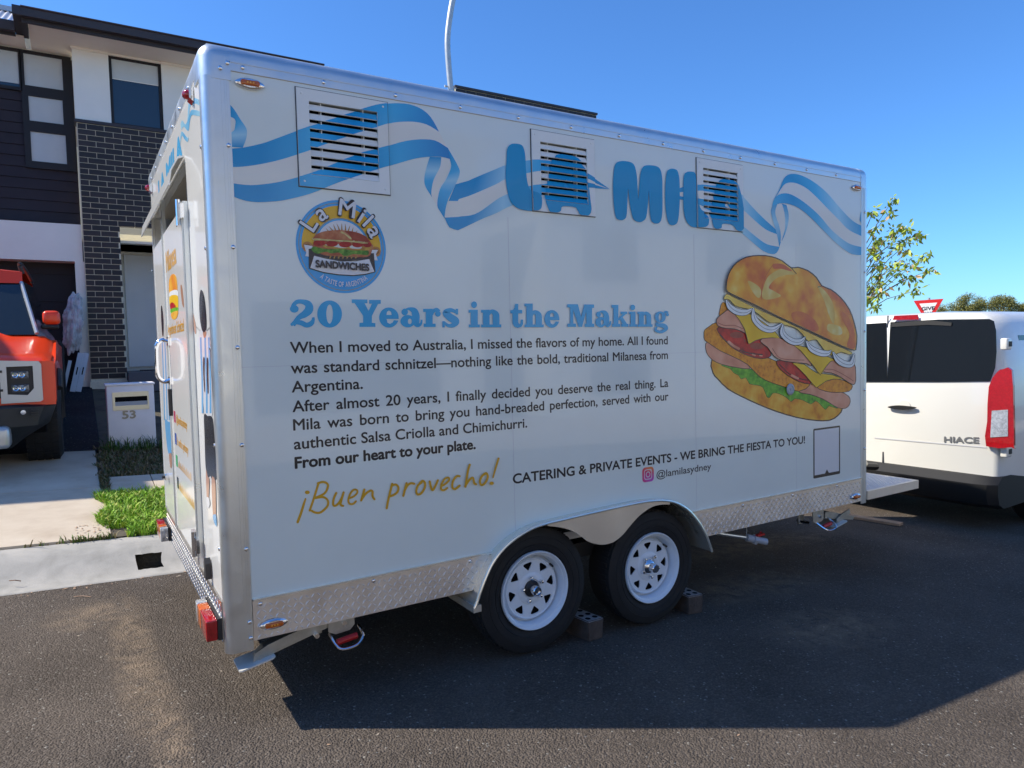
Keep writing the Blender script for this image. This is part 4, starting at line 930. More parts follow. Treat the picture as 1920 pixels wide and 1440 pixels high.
hw([(890, 305), (872, 380), (855, 450), (843, 515)]); hw([(888, 320), (920, 312), (942, 335), (935, 375), (900, 402), (868, 412)])
hw([(1012, 300), (1000, 350), (985, 408)]); hw([(992, 370), (1020, 320), (1050, 300), (1078, 305)])
hw([(1140, 295), (1110, 320), (1095, 365), (1105, 395), (1135, 388), (1165, 345), (1170, 300), (1150, 280), (1125, 300)])
hw([(1210, 285), (1220, 330), (1235, 360), (1260, 320), (1280, 275)])
hw([(1310, 325), (1345, 305), (1375, 275), (1370, 252), (1340, 262), (1312, 305), (1308, 350), (1330, 360), (1360, 340)], 17)
hw([(1465, 240), (1440, 240), (1410, 280), (1402, 330), (1425, 350), (1465, 320)]); hw([(1552, 142), (1535, 200), (1515, 330)]); hw([(1512, 325), (1545, 275), (1575, 252), (1585, 275), (1590, 300), (1605, 308)])
hw([(1690, 215), (1655, 240), (1638, 285), (1650, 315), (1680, 300), (1705, 250), (1695, 215), (1675, 220)]); hw([(1797, 88), (1775, 160), (1750, 250)], [18, 17, 13]); dec.disc(1738, 300, 19, 15, GOLDI, ZH)
dec.build('script_lettering', trailer, 'gold handwritten lettering "\u00a1Buen provecho!"')
# ---- round logo
ZL = sideP(zm(530, 350, 6.859))
OC, OR = (.4085, 1.8695), .187
dec = new(); cx, cz = OC
cir = lambda r, n=64, a0=0, a1=360: [(cx+r*math.cos(R(a0+(a1-a0)*i/n)), cz+r*math.sin(R(a0+(a1-a0)*i/n))) for i in range(n if a1-a0 == 360 else n+1)]
dec.poly(cir(OR), SKY); OLIVE = flat('olive_ink', (.33, .30, .16)); dec.poly(cir(OR*.945), OLIVE, [cir(OR*.93)])
dec.poly(cir(OR*.88, 40, -4, 184)+cir(OR*.62, 40, -4, 184)[::-1], YEL); dec.poly(cir(OR*.615, 48, 0, 360), OLIVE, [cir(OR*.60, 48)]); dec.poly(cir(OR*.565, 40), WHI)
RAY = flat('ray_ink', (.45, .24, .06))
for i in range(17):
    a = R(8+164*i/16); 
    dd = [(OR*r_, a+(.05*math.sin(r_*25) if i % 2 else 0)) for r_ in (.16, .28, .40, .53)]
    dec.stroke([(cx+r_*math.cos(t_), cz-.005+r_*math.sin(t_)) for r_, t_ in dd], [.009, .008, .006, .001], RAY, idn, caps=False, n=3)
DK = flat('dark_outline_ink', (.015, .01, .02)); 
dec.layer += .0001
for s_ in (-1, 1):
    X = cx+s_*OR*.755; Z = cz-.008 if s_ < 0 else cz-.012; dec.disc(X, Z, .021, .021, flat('sunface_%d' % s_, (.50, .20, .04)), idn, 24); dec.ring(X, Z, .012, .012, .0095, .0095, DK, idn, 20)
def lg(P, m, n=4, smo=True): dec.poly([ZL(*p) for p in (crom(P, n, True) if smo else P)], m)
lg([(272, 748), (380, 765), (380, 905), (285, 895), (300, 850)], WHI, smo=False); lg([(1120, 815), (1220, 815), (1195, 870), (1220, 950), (1120, 940)], WHI, smo=False)
lg([(330, 800), (400, 790), (750, 870), (1100, 860), (1170, 855), (1188, 1100), (1120, 930), (760, 960), (400, 880), (335, 1060)], DK, smo=False)
lg([(395, 880), (560, 920), (750, 955), (940, 950), (1115, 920), (1187, 1100), (1060, 1135), (900, 1150), (720, 1140), (520, 1110), (340, 1055)], DK, smo=False)
lg([(402, 890), (560, 930), (750, 965), (940, 960), (1108, 932), (1175, 1093), (1060, 1122), (900, 1138), (720, 1128), (520, 1098), (352, 1046)], WHI, smo=False)
LG_G = ramp_mat('print_lettuce', [(.3, (.03, .10, .01)), (.5, (.10, .26, .03)), (.7, (.25, .42, .06))], 55, 4, .35); LG_R = ramp_mat('print_tomato', [(.35, (.30, .008, .008)), (.6, (.50, .02, .015)), (.75, (.6, .12, .06))], 40, 4, .3)
LG_B = ramp_mat('print_crust', [(.3, (.30, .05, .02)), (.5, (.48, .13, .05)), (.7, (.62, .28, .12))], 18, 3, .3); LG_C = ramp_mat('print_crumb', [(.3, (.5, .36, .12)), (.6, (.72, .62, .25))], 40, 4, .4); LG_W = flat('print_white_sauce', (.7, .66, .6)); LG_N = ramp_mat('print_nugget', [(.35, (.45, .2, .04)), (.65, (.7, .45, .08))], 70, 4, .4)
lg([(400, 800), (520, 880), (760, 900), (1000, 910), (1110, 890), (1150, 800), (1140, 740), (900, 720), (500, 700), (390, 740)], LG_B)
lg([(365, 800), (400, 770), (480, 790), (600, 805), (760, 800), (900, 820), (1040, 820), (1100, 830), (1090, 880), (1000, 875), (900, 870), (840, 890), (780, 890), (720, 850), (620, 860), (560, 840), (500, 850), (440, 865), (380, 830)], LG_G)
lg([(520, 760), (600, 735), (800, 750), (1000, 770), (1130, 770), (1100, 820), (950, 815), (850, 800), (700, 800), (560, 790)], LG_N)
lg([(540, 750), (620, 735), (760, 745), (840, 775), (760, 790), (640, 770)], LG_W); lg([(860, 765), (940, 755), (1010, 775), (990, 800), (880, 795)], LG_W)
for X, Y, rx in ((470, 725, 80), (630, 735, 75), (800, 745, 80), (960, 745, 70), (1085, 745, 55)): dec.disc(X, Y, rx, 38, LG_R, ZL)
lg([(375, 668), (430, 650), (600, 680), (760, 690), (900, 700), (1090, 722), (1040, 735), (880, 715), (700, 705), (520, 695), (400, 690)], LG_C)
lg([(385, 670), (430, 615), (520, 580), (620, 565), (750, 560), (880, 575), (980, 600), (1060, 640), (1110, 690), (1118, 720), (1000, 705), (860, 690), (700, 685), (520, 675), (430, 665)], LG_B)
LG_B2 = ramp_mat('print_crust_dark', [(.3, (.28, .03, .015)), (.7, (.42, .08, .04))], 22, 3, .3)
lg([(790, 575), (880, 578), (980, 603), (1060, 645), (1110, 695), (1112, 716), (980, 700), (880, 680), (850, 620)], LG_B2)
lg([(740, 580), (770, 585), (820, 620), (870, 650), (880, 680), (840, 660), (800, 620), (750, 600)], LG_C)
for X in range(600, 940, 55): dec.stroke([(X+15, 890), (X, 925)], 18, RAY, ZL, caps=False)
# lettering in the logo: arched
def arched(s, m, rad, a_mid, capk, spread, bold, outline=None, up=True):
    wds = []; x = 0
    for ch in s:
        if ch == ' ': wds.append(None); x += .35; continue
        V, T = text_tris(ch, bold); mn = min(v[0] for v in V); mx_ = max(v[0] for v in V); wds.append((x, [(v[0]-mn, v[1]) for v in V], T, mx_-mn, NTRI[0])); x += (mx_-mn)+.12
    tot = x-.12; kx = spread/tot
    for wv in wds:
        if not wv: continue
        x, V, T, ww, nt_ = wv; a = (x+ww/2)*kx-spread/2; dec.layer += .00008
        th = R(90)-a/rad+R(a_mid) if up else R(-90)+a/rad+R(a_mid)
        P = []
        for vx, vy in V:
            u = (vx-ww/2)*kx; vv = vy*capk/.7
            rr = rad+vv if up else rad-vv
            ex = (math.cos(th), math.sin(th)); tx = (math.sin(th), -math.cos(th)) if up else (-math.sin(th), math.cos(th))
            P.append((cx+ex[0]*rr+tx[0]*u, cz+ex[1]*rr+tx[1]*u))
        for j, t in enumerate(T):
            if j % nt_ == 0: dec.layer += 1e-5
            dec.tri([P[i] for i in t], m)
arched('La', DK, OR*.66, 46, .070, .098, .055); arched('La', WHI, OR*.66+.002, 46, .066, .094, .012)
arched('Mila', DK, OR*.66, -33, .070, .178, .055); arched('Mila', WHI, OR*.66+.002, -33, .066, .174, .012)
arched('A TASTE OF ARGENTINA', WHI, OR*.865, 0, .020, .215, .02, up=False)
def lt(s, X0, X1, Y0, Y1, cap, m, b):
    a = ZL(X0, Y0); e = ZL(X1, Y1); text(s, a[0], e[0], a[1], cap, m, b, dest=dec, rise=(e[1]-a[1])/(e[0]-a[0]))
lt('SANDWICHES', 415, 1105, 1035, 1085, .027, DK, .05)
dec.build('logo_print', trailer, 'round blue and gold badge reading "La Mila SANDWICHES A TASTE OF ARGENTINA" with a filled roll and sun rays')
# ---- big sandwich artwork
ZG = sideP(zm(1300, 470, 4.3625))
dec = new()
BUN = ramp_mat('print_bun', [(.28, (.60, .06, .03)), (.40, (.72, .18, .02)), (.50, (.82, .32, .02)), (.60, (.88, .44, .03)), (.74, (.92, .64, .14))], 4.5, 3, .28)
BUN2 = ramp_mat('print_bun_base', [(.3, (.60, .14, .01)), (.45, (.82, .36, .02)), (.6, (.88, .52, .06)), (.75, (.90, .68, .2))], 7, 3, .28)
HAM = ramp_mat('print_ham', [(.3, (.62, .22, .12)), (.6, (.78, .36, .22)), (.8, (.85, .48, .32))], 7, 2, .3)
CHE = ramp_mat('print_cheese', [(.3, (.80, .46, .0)), (.7, (.90, .60, .01))], 6, 2, .3)
TOM = ramp_mat('print_big_tomato', [(.3, (.22, .004, .004)), (.55, (.58, .012, .006)), (.75, (.72, .05, .02))], 14, 4, .3)
CRU = ramp_mat('print_crumbed', [(.32, (.42, .08, .0)), (.45, (.76, .26, .01)), (.6, (.88, .38, .02))], 26, 6, .35, rgh=.75)
LET = ramp_mat('print_big_lettuce', [(.3, (.03, .16, .005)), (.5, (.12, .42, .015)), (.7, (.28, .60, .04))], 22, 4, .3)
EGG = ramp_mat('print_onion', [(.3, (.72, .76, .73)), (.7, (.88, .88, .86))], 9, 2, .3); MAY = ramp_mat('print_sauce', [(.3, (.84, .50, .05)), (.7, (.92, .70, .14))], 9, 2, .3)
OUT = flat('artwork_outline', (.035, .02, .02))
def gp(P, m, ol=6, n=4, oc=None):
    Q = crom(P, n, True)
    dec.poly([ZG(*p) for p in Q], m)
    if ol: dec.stroke(Q[::2], ol, oc or OUT, ZG, closed=True, n=1, sm=False)
botbun = [(150, 895), (160, 1000), (200, 1050), (280, 1130), (400, 1195), (540, 1260), (680, 1315), (850, 1365), (1000, 1388), (1110, 1388), (1180, 1350), (1218, 1290), (1150, 1250), (900, 1180), (600, 1040), (300, 900)]
gp(botbun, BUN2, 10)
gp([(230, 940), (300, 965), (330, 1000), (370, 1020), (390, 1050), (430, 1040), (460, 1090), (520, 1100), (570, 1120), (600, 1195), (625, 1200), (650, 1165), (700, 1170), (760, 1200), (800, 1235), (830, 1210), (900, 1225), (960, 1255), (1000, 1230), (1040, 1260), (1080, 1300), (1110, 1270), (1180, 1290), (1100, 1200), (900, 1140), (700, 1080), (500, 980), (350, 930), (260, 925)], LET, 3)
gp([(100, 760), (105, 830), (150, 890), (230, 930), (350, 955), (460, 965), (420, 900), (300, 850), (180, 780), (130, 750)], HAM, 5)
gp([(870, 1160), (950, 1175), (1050, 1210), (1120, 1250), (1180, 1285), (1240, 1290), (1275, 1260), (1280, 1210), (1240, 1170), (1100, 1120), (950, 1090), (860, 1110)], HAM, 5)
gp([(85, 690), (90, 650), (130, 620), (180, 590), (230, 640), (330, 760), (500, 860), (620, 880), (720, 930), (880, 1020), (950, 1100), (860, 1150), (760, 1120), (640, 1080), (540, 1030), (440, 930), (330, 870), (220, 820), (130, 760), (90, 730)], CRU, 5)
gp([(1000, 1110), (1080, 1060), (1180, 1050), (1270, 1080), (1300, 1110), (1270, 1150), (1180, 1160), (1080, 1150)], CRU, 5)
gp([(215, 480), (240, 420), (300, 470), (330, 540), (250, 560), (210, 540)], CRU, 4)
gp([(190, 640), (230, 700), (300, 780), (400, 840), (500, 875), (580, 882), (630, 860), (620, 790), (540, 720), (400, 640), (260, 600)], TOM, 6)
for (X, Y, rx, ry) in ((350, 690, 55, 26), (520, 780, 60, 26), (440, 735, 30, 14), (800, 945, 55, 26)): dec.disc(X, Y, rx, ry, LG_B2, ZG)
dec.stroke([(215, 690), (300, 770), (420, 830), (560, 850)], 8, DK, ZG); dec.stroke([(285, 745), (325, 778), (368, 802)], 20, HAM, ZG); dec.stroke([(480, 850), (500, 856)], 12, HAM, ZG); dec.stroke([(540, 858), (556, 860)], 12, HAM, ZG)
gp([(680, 900), (700, 960), (770, 1020), (860, 1070), (950, 1090), (960, 1040), (900, 960), (800, 900)], TOM, 6); dec.stroke([(700, 930), (770, 1000), (860, 1045), (930, 1060)], 7, DK, ZG); dec.stroke([(800, 1020), (850, 1045)], 18, HAM, ZG)
gp([(185, 560), (240, 510), (290, 480), (350, 520), (420, 600), (440, 680), (390, 660), (330, 640), (260, 635), (195, 615)], HAM, 6); dec.stroke([(195, 590), (250, 612), (330, 612), (400, 640)], 5, LG_B2, ZG)
gp([(540, 740), (600, 790), (650, 860), (720, 900), (830, 915), (920, 925), (960, 940), (930, 860), (870, 800), (720, 720), (600, 700)], HAM, 6); dec.stroke([(640, 800), (690, 870), (760, 890), (900, 895)], 5, LG_B2, ZG); dec.stroke([(700, 750), (740, 800), (800, 830)], 8, HAM, ZG)
gp([(1050, 985), (1120, 1000), (1190, 1030), (1250, 1070), (1300, 1095), (1320, 1070), (1320, 990), (1305, 920), (1200, 900), (1120, 890)], HAM, 6); dec.stroke([(1060, 970), (1140, 975), (1230, 1020), (1300, 1065)], 5, LG_B2, ZG)
gp([(800, 915), (850, 960), (900, 1010), (950, 1070), (1000, 1120), (1080, 1065), (1140, 1050), (1220, 1050), (1130, 1015), (1000, 1000), (900, 930)], CHE, 5, 2)
gp([(330, 515), (370, 570), (410, 640), (430, 710), (440, 758), (455, 762), (500, 735), (560, 718), (640, 712), (700, 715), (640, 640), (500, 540), (400, 500)], CHE, 5, 2)
gp([(810, 770), (870, 820), (930, 890), (980, 950), (1030, 1018), (1075, 950), (1110, 910), (1150, 890), (1050, 850), (920, 790)], CHE, 5, 2)
gp([(240, 390), (265, 355), (340, 390), (500, 470), (700, 560), (850, 630), (1000, 700), (1150, 770), (1285, 830), (1270, 850), (1200, 830), (1150, 850), (1080, 840), (1000, 730), (930, 740), (880, 680), (820, 630), (740, 610), (700, 590), (620, 590), (560, 550), (480, 490), (400, 470), (330, 450), (290, 405), (250, 400)], MAY, 4)
for P in ([(262, 410), (290, 460), (350, 500), (420, 505), (470, 478)], [(480, 480), (490, 560), (560, 630), (640, 645), (710, 600)], [(720, 610), (720, 680), (790, 740), (860, 745), (900, 710)], [(915, 745), (950, 800), (1020, 835), (1080, 840), (1110, 820)], [(1130, 835), (1165, 890), (1220, 925), (1280, 925), (1300, 850)]):
    dec.stroke(P, [20, 50, 56, 50, 18], OUT, ZG); dec.stroke(P, [14, 42, 48, 42, 12], EGG, ZG); dec.stroke([(x+4, y+2) for x, y in P], 3, GREYI, ZG)
top = [(262, 335), (255, 290), (262, 230), (290, 160), (340, 100), (420, 55), (520, 42), (620, 50), (710, 85), (785, 142), (840, 138), (920, 165), (990, 220), (1035, 288), (1110, 320), (1190, 385), (1260, 480), (1300, 590), (1322, 700), (1315, 790), (1300, 815), (1200, 780), (1050, 710), (900, 640), (700, 550), (500, 450), (350, 380)]
gp(top, BUN, 9)
PATCH = ramp_mat('print_bun_highlight', [(.35, (.72, .40, .05)), (.55, (.78, .56, .14)), (.72, (.85, .76, .40))], 7, 2, .3)
RP = ramp_mat('print_bun_toasted', [(.3, (.60, .09, .04)), (.6, (.72, .18, .03)), (.8, (.82, .32, .02))], 8, 3, .3)
gp([(545, 370), (560, 290), (600, 210), (680, 160), (760, 160), (820, 195), (740, 200), (660, 230), (600, 300), (640, 330), (700, 370), (640, 395), (570, 400)], PATCH, 0)
gp([(430, 250), (500, 280), (540, 330), (520, 390), (470, 340)], PATCH, 0); gp([(1000, 290), (1060, 330), (1120, 420), (1140, 520), (1130, 600), (1090, 520), (1050, 400)], PATCH, 0); gp([(1090, 600), (1180, 620), (1200, 680), (1140, 690), (1080, 650)], PATCH, 0)
gp([(790, 510), (870, 500), (970, 560), (1010, 640), (960, 660), (860, 610), (800, 570)], RP, 0); gp([(1200, 500), (1260, 560), (1310, 700), (1300, 800), (1240, 780), (1260, 680), (1210, 580)], RP, 0); gp([(640, 110), (720, 115), (790, 170), (700, 150), (640, 150)], RP, 0)
dec.stroke([(540, 400), (545, 300), (580, 200), (640, 110)], 5, RP, ZG); dec.stroke([(785, 142), (825, 190)], 5, OUT, ZG); dec.stroke([(1035, 290), (1000, 300)], 4, OUT, ZG)
for c0 in ():  gp([(c0[0], c0[1]-25), (c0[0]+60, c0[1]-5), (c0[0]+110, c0[1]+40), (c0[0]+60, c0[1]+35), (c0[0]+10, c0[1]+5)], PATCH, 0)
dec.build('sandwich_print', trailer, 'large printed sandwich with glossy bun, onion rings, cheese, tomato, crumbed meat and lettuce')
mb = MB(); p = at(1480, 730, 1, 0); mb.lathe([(.036, 0), (.036, .004), (.030, .009), (.022, .010), (.020, .006), (.008, .006), (.006, .012), (0, .012)], (p.x, -.006, p.z), (0, -1, 0), PVC, 28); mb.build('water_inlet', trailer, smooth=True)
mb = MB(); mb.box((0, -.0012, 1.396), (PX, -.0002, 1.3968), GREYI)
mb = MB(); SEAM = mat('panel_seam', (.60, .60, .60), .5)
for x in (1.20, 2.41, 3.3): mb.box((x, -.0005, ZS+.01), (x+.0022, .001, 2.05), SEAM)
mb.box((.001, -.0004, 1.394), (PX-.001, .001, 1.3955), SEAM); mb.build('panel_seam', trailer)
# ------------------------------------------------------------------ rear print
REARPL = lambda y, z, d: (XR+d, y, z)
rregs = [(.047, YD0-.016, ZS, ZP, lambda y, z: -.0006+.002), (YD0+.031, YD1-.021, .54, 2.08, lambda y, z: -.0146), (1.421, 1.929, .54, 2.08, lambda y, z: -.0106), (YD0-.016, 1.96, 2.275, ZP, lambda y, z: -.0006+.002), (1.961, WT-.11, ZS, ZP, lambda y, z: -.0006+.002)]
def rearP(zf):
    def f(X, Y):
        p = at(*zf(X, Y), 0, XR-.008); return (p.y, p.z)
    return f
def newr(): return Decal(rregs, REARPL)
rz1 = rearP(zm(260, 440, 4.0)); rz2 = rearP(zm(260, 760, 3.2727)); rz0 = rearP(zm(260, 60, 4.8))
dec = newr()
for A, B in (([(540, 620), (490, 592), (440, 600), (425, 650), (415, 800)], [(535, 670), (490, 640), (450, 655), (435, 700), (430, 850)]), ([(538, 715), (495, 700), (450, 700), (432, 750), (400, 830), (370, 790), (355, 830)], [(535, 755), (495, 750), (455, 745), (437, 800), (425, 890), (385, 850), (362, 880)]), ([(432, 890), (425, 950), (400, 930), (365, 890), (350, 960)], [(430, 930), (420, 985), (395, 970), (368, 930), (355, 1010)])):
    dec.band(crom([rz0(*p) for p in A], 3), crom([rz0(*p) for p in B], 3), INK, shade([(0, LB), (.5, (.12, .45, .75)), (1, LB)]))
dec.build('rear_ribbon_print', trailer)
d = newr(); RB = flat('rear_letter_blue', (.08, .42, .72))
def rtext(s, y_left, y_right, z, cap, m, b, dd, rise=0):
    # viewed from behind the trailer reads from far (high y) to near (low y)
    V, T = text_tris(s, b); mn = min(v[0] for v in V); w0 = max(v[0] for v in V)-mn; kx = (y_left-y_right)/w0; k = cap/.7; dd.layer += .0001
    P = [(y_left-(v[0]-mn)*kx, z+v[1]*k) for v in V]
    for j, t in enumerate(T):
        if j % NTRI[0] == 0: dd.layer += 1e-5
        dd.tri([P[i] for i in t], m)
rtext('LA MILA', 1.62, .58, 2.318, .10, RB, .05, d); d.build('rear_heading', trailer, 'light blue rear lettering "LA MILA"')
d = newr(); OR_ = flat('orange_ink', (.80, .42, .05)); 
pm = rz1(218, 282); pn = rz1(296, 235); rtext('Milanesa', pm[0], pn[0], pm[1], .10, OR_, .03, d); d.build('rear_lettering', trailer, 'orange rear lettering above the small sandwich')
d = newr(); pm = rz1(230, 752); pn = rz1(352, 712); rtext('Argentinean Schnitzel', pm[0], pn[0], pm[1], .055, OR_, .02, d); d.build('rear_lettering', trailer, 'orange rear lettering below the small sandwich')
d = newr(); 
for i, z in enumerate((1.10, .985, .87, .755)):
    c = [(.62, .05, .12), (.06, .12, .45), (.05, .45, .12), (.02, .02, .02)][i]
    d.poly([(1.24, z), (1.17, z), (1.17, z+.06), (1.24, z+.06)], flat('contact_icon_%d' % i, c))
rtext('@lamilasydney', 1.14, .72, 1.105, .042, OR_, .015, d); rtext('la mila sydney', 1.14, .72, .99, .042, OR_, .015, d)
for k_, z in ((18, .875), (30, .76)):
    for j in range(k_):
        y = 1.14-.028*j if k_ == 18 else 1.14-.0195*j
        h = .024+.018*((j*7) % 5)/4; d.layer += .00001; d.poly([(y, z), (y-.012, z), (y-.010, z+h), (y-.002, z+h)], OR_)
d.build('rear_contacts', trailer, 'orange contact lines with small coloured icons on the rear door')
# small sandwich on the door
d = newr(); dec = d
def rb(P, m): d.poly([rz1(*p) for p in crom(P, 3, True)], m)
rb([(240, 440), (240, 340), (262, 297), (290, 310), (300, 370), (300, 430), (270, 440)], BUN); rb([(245, 430), (300, 415), (305, 470), (270, 480), (245, 470)], EGG); rb([(243, 465), (300, 455), (308, 500), (305, 560), (280, 570), (250, 555)], CHE); rb([(246, 520), (270, 510), (290, 540), (285, 570), (255, 575)], TOM)
rb([(250, 560), (305, 545), (306, 575), (290, 600), (258, 595)], LET); rb([(255, 590), (305, 570), (303, 610), (285, 635), (262, 630)], BUN2)
d.build('rear_sandwich_print', trailer)
# two cheering fans printed on the rear wall
HAIR = flat('print_hair', (.02, .018, .018)); SKIN = flat('print_skin', (.50, .26, .16)); JB = flat('print_jersey_blue', (.16, .42, .72)); JW = flat('print_jersey_white', (.72, .74, .76)); SHO = flat('print_shorts', (.03, .03, .035))
d = newr(); 
def fan(P, m, f=rz1): d.poly([f(*p) for p in crom(P, 3, True)], m)
fan([(388, 590), (398, 620), (412, 690), (412, 745), (398, 720)], SKIN); fan([(545, 570), (548, 650), (540, 740), (530, 690), (532, 620)], SKIN); fh = d; d = newr(); fan([(325, 385), (335, 380), (345, 450), (352, 545), (338, 520), (330, 450)], SKIN); d.build('fan_hand_print', trailer); d = fh
d.stroke([(412, 690), (440, 720)], 4, GREYI, rz1); d.stroke([(492, 720), (530, 680)], 4, GREYI, rz1)
fan([(440, 735), (460, 715), (490, 720), (500, 740), (520, 800), (515, 900), (530, 1100), (535, 1340), (510, 1370), (478, 1340), (460, 1150), (450, 900), (420, 820)], JW)
for x0 in (452, 484, 512): d.stroke([(x0-4, 770), (x0, 900), (x0+8, 1100), (x0+10, 1340)], 13, JB, rz1, caps=False)
fan([(465, 730), (490, 725), (488, 760), (474, 775)], SKIN); fan([(445, 425), (458, 418), (475, 480), (487, 600), (488, 710), (465, 730), (445, 650), (438, 520)], HAIR)
for p in ([(467, 930), (478, 930), (478, 1050), (482, 1170), (476, 1170), (468, 1040)], [(494, 930), (505, 940), (506, 1050), (508, 1180), (500, 1180), (494, 1050)]): fan(p, SHO)
fan([(388, 60), (410, 66), (438, 80), (450, 220), (462, 400), (460, 450), (440, 465), (425, 430), (412, 440), (398, 380), (392, 200)], SHO, rz2)
fan([(400, 400), (412, 440), (420, 460), (416, 575), (406, 580)], SKIN, rz2); fan([(434, 455), (455, 460), (460, 560), (460, 690), (444, 680)], SKIN, rz2); fan([(404, 570), (418, 570), (424, 610), (412, 630)], JW, rz2); fan([(442, 680), (460, 672), (466, 720), (464, 745), (450, 720)], JB, rz2)
d.build('fan_print', trailer, 'printed cheering football fan seen from behind, beside the door')
d = newr()
fan([(168, 790), (185, 770), (215, 790), (225, 900), (232, 1100), (240, 1400), (205, 1380), (190, 1200), (180, 950)], JW)
for x0 in (186, 206, 222): d.stroke([(x0-6, 800), (x0, 950), (x0+8, 1200), (x0+12, 1390)], 8, JB, rz1, caps=False)
fan([(172, 540), (180, 545), (190, 640), (190, 750), (182, 755), (174, 650)], HAIR); fan([(165, 95), (185, 100), (200, 120), (205, 290), (190, 300), (178, 250)], JB, rz2); fan([(190, 300), (205, 300), (208, 370), (198, 380)], SKIN, rz2)
d.build('fan_print', trailer, 'printed cheering football fan on the far side of the door')

# ------------------------------------------------------------------ bricks chocking the wheels
CHB = ramp_mat('chock_brick', [(.3, (.05, .035, .028)), (.6, (.09, .068, .055)), (.8, (.20, .17, .15))], 14, 5, .9, bump=.5, bscale=70)
CHT = ramp_mat('chock_brick_top', [(.3, (.30, .27, .25)), (.7, (.42, .40, .38))], 20, 5, .9, bump=.3, bscale=70)
def chock(x, y, rz, label):
    bm = bmesh.new(); bmesh.ops.create_cube(bm, size=1)
    for v in bm.verts: v.co = Vector((v.co.x*.11, v.co.y*.23, v.co.z*.105+.0525))
    bmesh.ops.bevel(bm, geom=bm.edges[:], offset=.005, segments=2, affect='EDGES')
    q = random.Random(int(x*100))
    for v in bm.verts: v.co += Vector((q.uniform(-.002, .002), q.uniform(-.002, .002), q.uniform(-.001, .001)))
    me = bpy.data.meshes.new('chock_brick'); bm.to_mesh(me); bm.free(); me.materials.append(CHB); me.materials.append(CHT)
    for p in me.polygons:
        if p.normal.z > .8: p.material_index = 1
    t = thing('chock_brick', label, 'brick', (x, y, gz(x, y)), 'bricks chocking the trailer wheels'); t.rotation_euler = (0, SX*-1, rz)
    o = bpy.data.objects.new('brick_body', me); C.objects.link(o); o.parent = t
    for i, (hx, hy) in enumerate([(-.025, -.08), (.025, -.08), (-.025, -.03), (.025, -.03), (-.025, .03), (.025, .03)]):
        mb = MB(); mb.lathe([(0, 0), (.0135, 0), (.0145, .0008), (.015, 0)], (hx, hy, .1055), (0, 0, 1), DARKIN, 14); h = mb.build('core_hole'); h.parent = t
chock(1.655, .11, .12, 'grey cored brick wedged behind the rear trailer wheel')
chock(2.415, .13, -.06, 'grey cored brick wedged behind the front trailer wheel')
# thin tan strip by the drawbar
a = Vector((4.62, 1.10)); b = Vector((5.20, .24)); a = at(1585, 955, 2, -.17); b = at(1690, 971, 2, -.17)
mb = MB(); d_ = Vector((b.x-a.x, b.y-a.y, 0)); l = d_.length; an = math.atan2(d_.y, d_.x); cx_, cy_ = (a.x+b.x)/2, (a.y+b.y)/2
mx = Matrix.Translation((cx_, cy_, gz(cx_, cy_)+.006))@Matrix.Rotation(an, 4, 'Z'); mb.box((-l/2, -.045, 0), (l/2, .045, .022), TIMBER, mx)
pl = mb.build('tan_strip'); tag(pl, 'thin tan strip lying on the road ahead of the trailer', 'plank')
# ------------------------------------------------------------------ house
def brickmat(name, c): return ramp_mat(name, [(.3, tuple(v*.7 for v in c)), (.6, c), (.85, tuple(v*1.5 for v in c))], 9, 4, .55, bump=.2, bscale=60)
BK = [brickmat('charcoal_brick_%d' % i, c) for i, c in enumerate(((.024, .018, .018), (.034, .024, .024), (.018, .014, .016)))]
MORT = mat('mortar', (.78, .70, .52), .9, noise=.12, nscale=40)
RENDERW = mat('white_render', (.88, .86, .76), .9, noise=.03, nscale=3, bump=.1, bscale=150)
CLAD = mat('dark_cladding', (.030, .024, .030), .8, noise=.12, nscale=5)
FASC = mat('dark_fascia', (.042, .036, .040), .6, noise=.05, nscale=6)
SOFF = mat('soffit_cream', (.85, .80, .69), .8, noise=.02, nscale=4)
WFR = mat('window_frame_black', (.012, .010, .011), .6)
GLASS = mat('window_glass', (.02, .03, .04), .03, spec=.8); BLIND = mat('roller_blind', (.58, .62, .60), .7, noise=.03, nscale=8)
GARD = mat('garage_door_dark', (.009, .009, .010), .7)
ROOFM = mat('corrugated_roof', (.52, .50, .50), .4, metal=.3)
_bm = {}
def brick_mesh(w_, k, dy=.11):
    key = (round(w_, 3), k)
    if key not in _bm:
        bm = bmesh.new(); bmesh.ops.create_cube(bm, size=1)
        for v in bm.verts: v.co = Vector((v.co.x*w_, v.co.y*dy+dy/2, v.co.z*.076))
        me = bpy.data.meshes.new('brick'); bm.to_mesh(me); bm.free(); me.materials.append(BK[k]); _bm[key] = me
    return _bm[key]
def brick_wall(parent, x0, x1, z0, z1, y, phase=0, hole=None, q=random.Random(4), ztop=True):
    n = 0; rows = int(round((z1-z0)/.086))
    for r_ in range(rows):
        z = z1-.048-r_*.086
        off = 0 if (r_+phase) % 2 else .12; x = x0-off
        while x < x1-.02:
            a, b = max(x, x0), min(x+.23, x1)
            if hole:
                hx, hz0, hz1 = hole
                if hz0 <= z <= hz1: b = min(b, hx)
            if b-a > .03:
                o = bpy.data.objects.new('brick', brick_mesh(b-a, q.randrange(3))); C.objects.link(o); o.location = Vector(((a+b)/2, y-q.uniform(0, .003), z))-parent.location; o.parent = parent; n += 1
            x += .24
    return n
